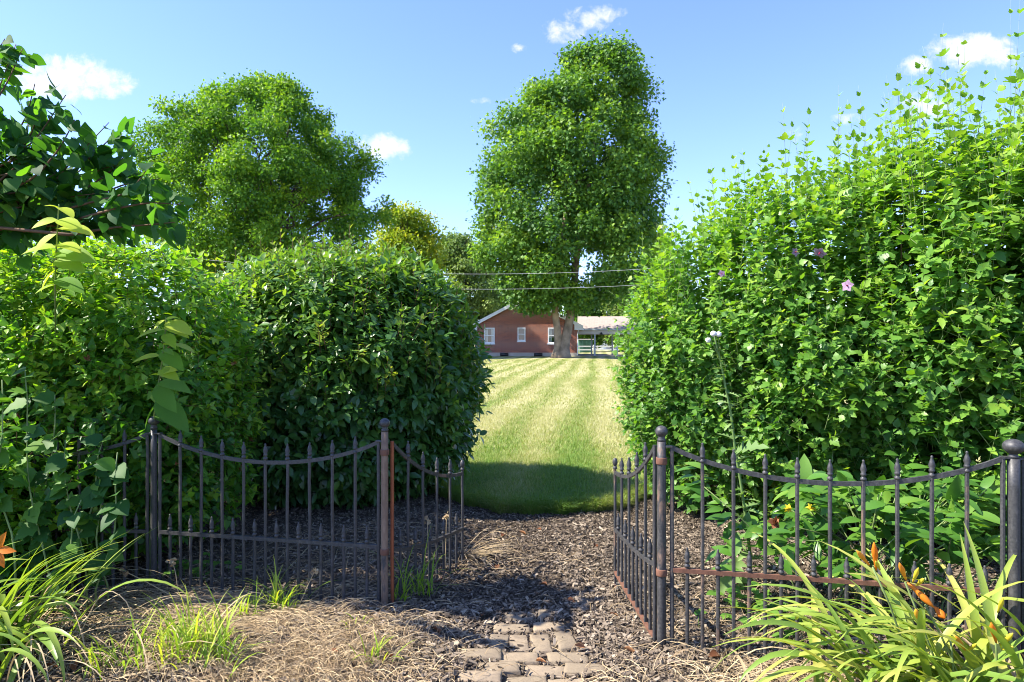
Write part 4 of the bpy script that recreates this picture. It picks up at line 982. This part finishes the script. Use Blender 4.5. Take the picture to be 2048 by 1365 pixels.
def bud(root, p, d, L, r, mat='orange', v=.4):
    mb = MB(); d = nrm(np.asarray(d, float)); t = np.linspace(0, 1, 8)
    tube(mb, np.asarray(p)+d*L*t[:, None], r*np.array([.35, .5, .62, .8, 1, .95, .6, .15]), 7, v=v); return mb.build('flower_bud', M[mat], root)
dl = thing('daylily_clump', 'sunlit daylily clump with orange buds in front of the right fence', 'daylily', (1.75, 2.62, 0))
mb = MB(); rs = np.random.RandomState(91)
for k in range(115):
    b = np.array([1.72+.30*rs.randn()*.75, 2.62+.10*rs.randn(), 0.]); 
    az = rs.rand()*6.283 if rs.rand() < .5 else math.pi+rs.randn()*.5
    if math.sin(az) < -.75 and rs.rand() < .7: az = -az
    ribbon(mb, b, az, R(78)-abs(rs.randn())*.3, .62+.36*rs.rand(), 1.0+1.5*rs.rand(), .025+.013*rs.rand(), .3+.65*rs.rand(), 12, 1.6, .3, .4*rs.randn())
for (bx, by, az, el, L, be, w) in ((1.62, 2.62, 3.05, 68, .88, 1.9, .026), (1.60, 2.60, 3.2, 60, .92, 2.1, .028), (1.60, 2.66, 2.9, 75, .95, 2.3, .022), (1.58, 2.60, 3.3, 50, .85, 1.5, .03), (1.6, 2.58, 3.4, 42, .9, 1.6, .03), (1.66, 2.55, 3.9, 75, .75, 2.4, .032), (1.7, 2.6, 3.1, 80, .8, 1.0, .024), (1.9, 2.66, 1.6, 86, .78, .5, .03), (1.86, 2.7, 1.4, 84, .72, .4, .026), (1.55, 2.55, 3.2, 30, .6, .9, .024)):
    ribbon(mb, (bx, by, 0), az, R(el), L, be, w*1.4, .6+.25*rs.rand(), 14, 1.5, .3)
mb.build('leaves', M['lily'], dl)
mb = MB()
for k in range(26):
    ribbon(mb, (1.72+.3*rs.randn(), 2.62+.1*rs.randn(), 0), rs.rand()*6.28, R(65), .45+.3*rs.rand(), 2.2+rs.rand(), .012, .5+.4*rs.rand(), 10)
mb.build('withered_leaves', M['dry'], dl)
mb = MB()
stalks = [((1.62, 2.65), (1745, 1135)), ((1.7, 2.62), (1810, 1165)), ((1.78, 2.6), (1850, 1210)), ((1.86, 2.6), (1990, 1260)), ((1.68, 2.58), (1900, 1275))]
for (bx, by), (tx, ty) in stalks:
    e = P(tx, ty, 2.55); tube(mb, limb_path((bx, by, 0), e, 7, .25, .1), np.linspace(.005, .0035, 7), 6)
mb.build('stalks', M['gstem'], dl)
for (x, y), (x2, y2), r, mt, v in (((1752, 1140), (1748, 1090), .011, 'orange', .5), ((1738, 1130), (1716, 1105), .009, 'orange', .8), ((1812, 1160), (1800, 1130), .010, 'orange', .7), ((1815, 1165), (1862, 1210), .013, 'orange', .35), ((1870, 1215), (1885, 1232), .015, 'orange', .05), ((1840, 1245), (1832, 1222), .011, 'orange', .85), ((1992, 1285), (1983, 1250), .011, 'orange', .7), ((1930, 1300), (1912, 1275), .010, 'orange', .8), ((1825, 1165), (1835, 1140), .008, 'bud', .5), ((1832, 1172), (1845, 1160), .008, 'bud', .6), ((2000, 1290), (2022, 1270), .010, 'bud', .5), ((2005, 1300), (2022, 1295), .008, 'bud', .4), ((1935, 1302), (1950, 1290), .007, 'bud', .4), ((1995, 1225), (2005, 1200), .008, 'bud', .4), ((1760, 1140), (1752, 1125), .007, 'bud', .5)):
    a = P(x, y, 2.54); b = P(x2, y2, 2.5); bud(dl, a, b-a, np.linalg.norm(b-a)+.012, r, mt, v)

ll = thing('daylily_clump', 'shaded daylily clump with one orange bloom at the left edge', 'daylily', (-2.2, 3.05, 0))
mb = MB(); rs = np.random.RandomState(92)
for k in range(100):
    b = np.array([-2.66+.20*rs.randn(), 3.05+.22*rs.randn(), 0.]); az = rs.randn()*1.1-.1 if rs.rand() < .75 else rs.rand()*6.28
    ribbon(mb, b, az, R(76)-abs(rs.randn())*.3, .45+.38*rs.rand(), 1.0+1.9*rs.rand(), .028+.014*rs.rand(), .15+.6*rs.rand(), 12, 1.6, .3, .4*rs.randn())
for k in range(26):
    ribbon(mb, (-2.5+.1*rs.randn(), 3.3+.1*rs.randn(), 0), .15+.35*rs.randn(), R(62+8*rs.randn()), .58+.22*rs.rand(), .4+.8*rs.rand(), .016+.006*rs.rand(), .2+.5*rs.rand(), 12, 1.6, .3)
mb.build('leaves', M['lily'], ll)
mb = MB()
for k in range(60):
    ribbon(mb, (-2.25+.3*rs.randn(), 3.2+.25*rs.randn(), .02), -.2+1.0*rs.randn(), R(40+20*rs.rand()), .4+.4*rs.rand(), 1.6+rs.rand(), .007, .4+.5*rs.rand(), 10)
mb.build('withered_leaves', M['dry'], ll)
mb = MB(); fc = P(-4, 1098, 2.95); a = np.array([0., 1.05, 2.1, 3.14, 4.2, 5.2])
tube(mb, limb_path((-2.3, 3.05, 0), fc-[.03, 0, .05], 7, .3, .1), np.linspace(.005, .0035, 7), 6); mb.build('stalk', M['gstem'], ll)
mb = MB(); dd = np.c_[np.cos(a)*.9, -.35*np.ones(6), np.sin(a)*.9]
scatter(mb, T_lance, np.repeat(fc[None], 6, 0), dd, np.repeat(np.array([[.2, -1, .3]]), 6, 0), .085, rs.rand(6)*.4, np.full(6, 1.0)); mb.build('flower', M['orange'], ll)

# peony behind the right fence
pe = thing('peony_plant', 'leafy peony with broad pointed leaves behind the right fence', 'peony', (2.0, 3.85, 0))
mb = MB(); sm = MB(); rs = np.random.RandomState(93)
for k in range(72):
    b = np.array([2.12+.24*rs.randn(), 3.9+.14*rs.randn(), 0]); az = rs.rand()*6.28; rr = .22+.36*rs.rand()
    e = b+np.array([rr*math.cos(az)*1.2, rr*.6*math.sin(az)-.05, .28+.44*rs.rand()])
    tube(sm, limb_path(b, e, 6, .4, .2), np.linspace(.005, .003, 6), 5)
    m = 8; ld = nrm((e-b)*np.array([1, 1, .2])+rs.randn(m, 3)*np.array([.42, .32, .16])); ln = nrm(np.c_[.25*rs.randn(m), -.35+.25*rs.randn(m), np.ones(m)])
    scatter(mb, T_lance, e-ld*.01+rs.randn(m, 3)*.045, ld, ln, .13*(.75+.5*rs.rand(m)), rs.rand(m), .85+.4*rs.rand(m))
mb.build('leaves', M['peony'], pe)
for (x0, y0), (x1, y1) in (((1690, 1085), (1572, 1050)), ((1700, 1090), (1580, 1020)), ((1710, 1092), (1625, 1018)), ((1700, 1095), (1575, 1078))):
    tube(sm, [P(x0, y0, 3.8), P((x0+x1)/2, (y0+y1)/2-3, 3.68), P(x1, y1, 3.6)], [.004, .0035, .003], 5)
sm.build('stems', M['gstem'], pe)
for (x, y), s, mt in (((1550, 1047), .042, 'deadleaf'), ((1562, 1076), .02, 'deadleaf'), ((1576, 1017), .026, 'bud'), ((1622, 1016), .028, 'bud')):
    mb = MB(); m = 14; scatter(mb, T_ovate, np.repeat(P(x, y, 3.58)[None], m, 0), rdir(m), rdir(m), s, rs.rand(m), np.full(m, 1.1)); mb.build('spent_bloom', M[mt], pe)

# thistle
th = thing('thistle', 'tall pale thistle with white seed heads behind the right fence', 'thistle', P(1500, 1140, 4.15)*[1, 1, 0])
sp = [(1502, 1165), (1500, 1110), (1492, 1040), (1482, 970), (1470, 900), (1462, 830), (1450, 770), (1440, 720), (1432, 690), (1428, 668)]
pw = np.array([P(x, y, 4.15-.012*k) for k, (x, y) in enumerate(sp)]); pw[0][2] = -.02
mb = MB(); tube(mb, pw, np.linspace(.011, .004, len(pw)), 7)
for e in ((1416, 682), (1437, 668), (1424, 655), (1405, 660)): tube(mb, [pw[-3], P((1438+e[0])/2, (700+e[1])/2, 4.05), P(*e, 4.02)], [.004, .003, .002], 5)
mb.build('stem', M['thistle'], th)
mb = MB()
spk = T_outline([(.03, 0), (.15, .08), (.05, .16), (.20, .26), (.06, .34), (.19, .46), (.06, .54), (.15, .66), (.05, .74), (.08, .84), (.01, .98)], [0, .25, .5, .75, 1.0], .5, .3)
m = 80; tk = .06+.80*rs.rand(m)**.9; nd = np.stack([np.interp(tk, np.linspace(0, 1, len(pw)), pw[:, c]) for c in range(3)], 1); a = rs.rand(m)*6.28
scatter(mb, spk, nd, np.c_[np.cos(a), np.sin(a)*.8, .25+.4*rs.randn(m)*.5], nrm(np.c_[.2*rs.randn(m), .2*rs.randn(m), np.ones(m)]), (.15-.12*tk)*(.6+.6*rs.rand(m)), rs.rand(m), np.full(m, 1.2))
for s in ((1480, 1120, 1440, 1190, .6), (1478, 1140, 1490, 1230, .4), (1470, 905, 1520, 880, .2)):
    aa = P(s[0], s[1], 4.1); bb = P(s[2], s[3], 3.9); scatter(mb, spk, aa[None], (bb-aa)[None], np.array([[.1, -.8, .6]]), np.linalg.norm(bb-aa), s[4], np.array([1.3]))
mb.build('leaves', M['thistle'], th)
for x, y, r in ((1416, 681, .017), (1427, 668, .019), (1437, 669, .018), (1404, 662, .008), (1424, 655, .008)):
    mb = MB(); a = np.linspace(-math.pi/2, math.pi/2, 9); lathe(mb, P(x, y, 4.02), [(r*math.cos(q)*(1+.08*rs.randn()), r*.9*math.sin(q)) for q in a], 12); mb.build('seed_head', M['fluff'] if r > .01 else M['thistle'], th)

# low weeds
def weed(lab, spots, cnt, size, hmax, seed):
    r_ = np.random.RandomState(seed); c = G(*spots[0])
    mb = MB(); sm = mb
    for s in spots:
        g = G(*s)
        for k in range(cnt):
            b = g+np.array([.10*r_.randn(), .08*r_.randn(), 0]); h = hmax*(.3+.7*r_.rand()); tp = b+[.03*r_.randn(), .03*r_.randn(), h]
            tube(sm, [b, (b+tp)/2, tp], .0012, 4)
            m = 4; a = r_.rand(m)*6.28
            scatter(mb, T_ovate, np.repeat(tp[None], m, 0), np.c_[np.cos(a), np.sin(a), .1*np.ones(m)], nrm(np.c_[.3*r_.randn(m), -.3*np.ones(m), np.ones(m)]), size*(.7+.6*r_.rand(m)), r_.rand(m), np.full(m, 1.2))
    o = mb.build('low_weed', M['weed']); tag(o, lab, 'weed', 'low weeds in the mulch')
weed('patch of small round leaved weeds at the foot of the left fence', [(375, 1165)], 30, .032, .14, 1)
weed('tiny seedling weed on the shaded mulch path', [(1025, 1125)], 5, .02, .04, 2)
weed('small round leaved weed under the left fence middle', [(462, 1150)], 8, .028, .08, 3)
weed('leafy weed at the foot of the right fence below the thistle', [(1500, 1235)], 18, .045, .16, 4)
weed('leafy weed under the daylily leaves along the right fence', [(1552, 1285)], 16, .042, .14, 6)
weed('small clover like weed under the daylily leaves at bottom right', [(1760, 1352)], 9, .035, .07, 5)

# grass tufts
def tuft(lab, px, py, n, hmin, hmax, spread, seed, mat='tuft', azr=None, w=.0075, vr=(0, 1), bend=(.5, 1.7), z0=70):
    r_ = np.random.RandomState(seed); c = G(px, py); c[2] = gz(c[0], c[1])
    t = MB()
    for k in range(n):
        b = np.array([spread*r_.randn(), spread*.7*r_.randn(), -.01]); az = r_.rand()*6.28 if azr is None else azr[0]+azr[1]*r_.randn()
        ribbon(t, b, az, R(z0+14*r_.randn()), hmin+(hmax-hmin)*r_.rand(), bend[0]+(bend[1]-bend[0])*r_.rand(), w*(.7+.6*r_.rand()), vr[0]+(vr[1]-vr[0])*r_.rand(), 7, 1.4, .2)
    o = t.build('grass_tuft', M[mat]); o.location = [float(q) for q in c]
    return tag(o, lab, 'grass tuft', 'grass tufts in the bed')
tuft('bright green grass tuft at the bottom left, largest one', 375, 1335, 120, .14, .36, .10, 1, vr=(.3, 1))
tuft('green grass tuft growing through the left fence middle', 560, 1225, 50, .14, .36, .035, 2)
tuft('small grass tuft between the large tuft and the left fence', 490, 1245, 20, .12, .24, .03, 3, vr=(.2, .8))
tuft('long bladed grass behind the left gate leaf', 838, 1200, 26, .18, .42, .04, 4, vr=(0, .6))
tuft('upright grass blades beside the peeling gate post', 800, 1215, 14, .2, .38, .03, 5, vr=(.1, .7))
tuft('low spread of grass at the bottom edge left of the pavers', 745, 1345, 16, .08, .2, .03, 6, vr=(.3, 1))
tuft('sparse grass sprig on the mound before the gate post', 705, 1275, 9, .06, .14, .02, 7, vr=(.4, 1))
tuft('thin grass at the lower left, beside the daylily', 235, 1345, 34, .12, .3, .08, 8, vr=(.2, .9))
tuft('fine grass blades to the right of the largest tuft', 425, 1350, 40, .1, .26, .08, 9, vr=(.1, .8))
tuft('dry pale grass clump splayed beside the left gate end', 925, 1125, 70, .22, .46, .02, 10, 'dry', (-.35, .5), .0045, (.4, 1), (.5, 1.3), 28)
# dry stalks
def stalk(lab, pts, Y, seed, head=True):
    r_ = np.random.RandomState(seed); pw = np.array([P(x, y, Y) for x, y in pts]); pw2 = np.array([np.interp(np.linspace(0, 1, 12), np.linspace(0, 1, len(pw)), pw[:, c]) for c in range(3)]).T
    t = thing('dry_stalk', lab, 'dry stalk', pw[0], 'dry stalks among the grass'); mb = MB(); tube(mb, pw2, .0024, 5, v=.85); mb.build('stem', M['dry'], t)
    if head:
        mb = MB(); m = 12; scatter(mb, T_ovate, pw[-1]+r_.randn(m, 3)*.012, nrm(r_.randn(m, 3)), nrm(r_.randn(m, 3)), .024, .4+.6*r_.rand(m)); mb.build('seed_head', M['dry'], t)
stalk('bent dry stalk arching over the bed at lower left', [(268, 1240), (255, 1205), (230, 1183), (205, 1185), (185, 1215), (160, 1270), (128, 1335)], 3.15, 1)
stalk('short dry stalk with seed head leaning at the left fence', [(340, 1190), (300, 1168), (250, 1143)], 3.75, 2)
stalk('brown seed stalk standing before the left fence', [(358, 1195), (352, 1150), (345, 1122)], 3.85, 3)
stalk('dry seed stalk behind the left gate leaf', [(858, 1185), (856, 1090), (855, 1040)], 4.1, 4)
stalk('second dry seed stalk near the free end of the left gate leaf', [(890, 1150), (892, 1080), (893, 1035)], 4.4, 5)
stalk('leaning pale seed stalk right of the left fence tuft', [(590, 1230), (612, 1180), (628, 1145)], 3.75, 6)

# mat of dry grass lying on the bed
mb = MB(); rs = np.random.RandomState(94)
def drymat(m, cx, cy, sx, sy, L0, L1, az0, azs, vlo, vhi, w=.0028):
    X = cx+sx*rs.randn(m); Y = cy+sy*rs.randn(m); k = Y > 2.6; X = X[k]; Y = Y[k]; m = len(X)
    az = az0+azs*rs.randn(m); L = L0+(L1-L0)*rs.rand(m); cur = rs.randn(m)*1.5; arch = .01+.05*rs.rand(m)**2; S = 5
    Vs = []; p = np.c_[X, Y]; 
    for s in range(S+1):
        u = s/S; a = az+cur*(u-.5); zc = gz(p[:, 0], p[:, 1])+.006+.012*rs.rand(m)*0+arch*np.sin(math.pi*u)
        sd = np.c_[-np.sin(a), np.cos(a)]; ww = w*(1-.6*u)
        Vs += [np.c_[p-sd*ww/2, zc], np.c_[p+sd*ww/2, zc+.0015]]
        p = p+np.c_[np.cos(a), np.sin(a)]*(L/S)[:, None]
    V = np.stack(Vs, 1).reshape(-1, 3); nv = 2*(S+1); F = np.array([[2*s, 2*s+1, 2*s+3, 2*s+2] for s in range(S)])
    mb.add(V, (F[None]+(np.arange(m)*nv)[:, None, None]).reshape(-1, 4), np.repeat(vlo+(vhi-vlo)*rs.rand(m), nv))
drymat(2000, -1.45, 3.35, .45, .25, .08, .3, 0, 1.0, .2, 1)
drymat(1500, -1.0, 3.05, .3, .12, .06, .2, 0, 2.0, .3, 1)
drymat(1100, -.75, 3.2, .2, .2, .05, .16, 0, 2.0, .1, .9)
drymat(900, -1.9, 3.75, .3, .12, .15, .45, -.1, .4, .2, .9)
drymat(800, 1.3, 2.95, .5, .15, .06, .3, 0, .9, .4, 1)
drymat(500, 1.4, 3.5, .4, .35, .05, .22, 0, 1.2, .2, .9)
drymat(500, -1.2, 4.5, .6, .4, .1, .4, 0, 1.0, .2, .8)
drymat(120, -.2, 4.6, .3, .4, .05, .2, 0, 2, .2, .8)
drymat(160, .7, 3.2, .4, .4, .04, .14, 0, 2, .2, .9)
tag(mb.build('dry_grass', M['dry']), 'tangle of dry straw coloured grass lying on the bed', 'dry grass', kind='stuff')

# fallen leaves
leafspots = [(965, 1240, 'on the shaded mulch left of the far pavers'), (1070, 1330, 'between the front pavers'), (1170, 1305, 'on sunlit chips right of the path'), (1220, 1250, 'near the foot of the right gate leaf'), (790, 1340, 'at the bottom left of the path'), (1052, 1070, 'in the middle of the dark mulch path'), (1082, 1062, 'in the dark mulch, right of its twin'), (1135, 1215, 'on the path near the right gate leaf'), (1010, 1075, 'on dark mulch near the left gate leaf'), (1270, 1330, 'before the right gate post'), (150, 1357, 'at the bottom left corner below the daylily'), (95, 1350, 'beside the bent stalk foot at bottom left'), (1095, 1185, 'on the shade line of the path'), (1440, 1330, 'on chips below the right fence'), (995, 1150, 'by the dry grass clump at the gate'), (1190, 1100, 'at the right rim of the dark path'), (880, 1290, 'on the mound right of the left post'), (660, 1330, 'in the straw at the bottom')]
for k, (x, y, w) in enumerate(leafspots):
    c = G(x, y); c[2] = gz(c[0], c[1])+.014
    mb = MB(); a = rs.rand()*6.28; T_ = T_elliptic(.45+.2*rs.rand(), .6+.8*rs.rand(), -.3+.6*rs.rand(), 5)
    scatter(mb, T_, np.zeros((1, 3)), np.array([[math.cos(a), math.sin(a), .15]]), nrm(np.array([[.4*rs.randn(), .4*rs.randn(), 1]])), .045+.03*rs.rand(), rs.rand())
    o = mb.build('fallen_leaf', M['deadleaf']); o.location = [float(q) for q in c]; tag(o, 'curled brown fallen leaf '+w, 'fallen leaf', 'fallen leaves on the mulch')
# bark chunk on the path
mb = MB(); c = G(1135, 1046); tube(mb, np.array([[-.06, 0, .012], [-.03, .003, .016], [.03, -.002, .016], [.065, .002, .011]]), [.008, .016, .015, .007], 8, rough=.15, v=.4)
o = mb.build('bark_chunk', M['limb']); o.location = [float(c[0]), float(c[1]), float(gz(c[0], c[1]))]; tag(o, 'thick dark piece of bark lying near the lawn edge', 'bark piece')

# ================================================================= CAMERA, LIGHT, SKY
cam = bpy.data.cameras.new('camera'); co = bpy.data.objects.new('camera', cam); col.objects.link(co)
co.location = (0, 0, CAMH); co.rotation_euler = (R(90), 0, 0); cam.lens = 24.0; cam.sensor_width = 36; cam.clip_end = 3000; cam.clip_start = .05
scene.camera = co
EL = R(46); SD = np.array([1, .14, 0.]); SD = SD/np.linalg.norm(SD)
trav = Vector((SD[0]*math.cos(EL), SD[1]*math.cos(EL), -math.sin(EL)))
sun = bpy.data.lights.new('sun', 'SUN'); so = bpy.data.objects.new('sun', sun); col.objects.link(so)
so.rotation_euler = trav.to_track_quat('-Z', 'Y').to_euler(); so.location = (-20, 5, 30); sun.energy = 4.8; sun.angle = R(.53); sun.color = (1, .93, .82)
w = bpy.data.worlds.new('World'); scene.world = w; w.use_nodes = True
nt = w.node_tree; nt.nodes.clear(); L = nt.links
sky = N(nt, 'ShaderNodeTexSky', sky_type='NISHITA'); sky.sun_disc = False; sky.sun_elevation = EL; sky.sun_rotation = math.atan2(-SD[0], -SD[1])
sky.air_density = 1.0; sky.dust_density = .15; sky.ozone_density = 2.2
hs = N(nt, 'ShaderNodeHueSaturation'); hs.inputs['Saturation'].default_value = 1.0; hs.inputs['Value'].default_value = 1.0; L.new(sky.outputs[0], hs.inputs['Color'])
tc = N(nt, 'ShaderNodeTexCoord'); sx = N(nt, 'ShaderNodeSeparateXYZ'); L.new(tc.outputs['Generated'], sx.inputs[0])
yy = math_(nt, 'MAXIMUM', sx.outputs[1], .02)
u = math_(nt, 'DIVIDE', sx.outputs[0], yy); v = math_(nt, 'DIVIDE', sx.outputs[2], yy)
cv = N(nt, 'ShaderNodeCombineXYZ'); L.new(u, cv.inputs[0]); L.new(v, cv.inputs[1])
nz = noise(nt, cv.outputs[0], 22, 8, .62, .25)
nz2 = noise(nt, cv.outputs[0], 55, 6, .65, .4)
clouds = [(120, 158, 110, 48, 1.0), (170, 165, 90, 35, .9), (235, 182, 34, 20, .8), (1130, 65, 45, 28, .7), (1185, 35, 62, 24, .65), (768, 297, 52, 30, .95), (1945, 100, 95, 36, 1.1), (1830, 133, 38, 22, 1.0), (2000, 110, 40, 30, .9), (1845, 215, 60, 34, .55), (1690, 238, 28, 14, .6), (1590, 270, 24, 16, .5), (968, 203, 24, 7, .45), (1000, 200, 20, 7, .4), (1037, 97, 14, 8, .4)]
tot = None
for px, py, a, b, s in clouds:
    u0, v0 = (px-1024)/F_PX, (682.5-py)/F_PX
    eu = math_(nt, 'POWER', math_(nt, 'ABSOLUTE', math_(nt, 'DIVIDE', math_(nt, 'SUBTRACT', u, u0), a*1.1/F_PX)), 2.)
    ev = math_(nt, 'POWER', math_(nt, 'ABSOLUTE', math_(nt, 'DIVIDE', math_(nt, 'SUBTRACT', v, v0), b*1.1/F_PX)), 2.)
    e = math_(nt, 'MULTIPLY', math_(nt, 'SUBTRACT', 1., math_(nt, 'ADD', eu, ev)), s)
    tot = e if tot is None else math_(nt, 'MAXIMUM', tot, e)
den = math_(nt, 'ADD', tot, math_(nt, 'ADD', math_(nt, 'MULTIPLY', math_(nt, 'SUBTRACT', nz, .5), 2.2), math_(nt, 'MULTIPLY', math_(nt, 'SUBTRACT', nz2, .5), 1.6)))
mr = N(nt, 'ShaderNodeMapRange', interpolation_type='SMOOTHSTEP'); L.new(den, mr.inputs[0]); mr.inputs[1].default_value = .0; mr.inputs[2].default_value = .95
gate_ = math_(nt, 'MULTIPLY', math_(nt, 'GREATER_THAN', tot, -1.2), math_(nt, 'GREATER_THAN', sx.outputs[1], .1))
dens = math_(nt, 'MULTIPLY', math_(nt, 'MULTIPLY', mr.outputs[0], gate_), .88)
CLOUD = (2.75, 2.8, 2.95)
tint = mixc(nt, 1., hs.outputs[0], (.64, .67, .96), 'MULTIPLY')
cc = mixc(nt, dens, tint, CLOUD)
bgn = N(nt, 'ShaderNodeBackground'); L.new(cc, bgn.inputs[0]); bgn.inputs[1].default_value = .15
wo = N(nt, 'ShaderNodeOutputWorld'); L.new(bgn.outputs[0], wo.inputs[0])
scene.view_settings.view_transform = 'Standard'; scene.view_settings.look = 'None'; scene.view_settings.exposure = 1.5; scene.view_settings.gamma = 1
scene.render.engine = 'CYCLES'
scene.cycles.max_bounces = 8; scene.cycles.diffuse_bounces = 5; scene.cycles.transmission_bounces = 6; scene.cycles.transparent_max_bounces = 8
scene.cycles.use_denoising = True
scene.cycles.filter_width = 1.0
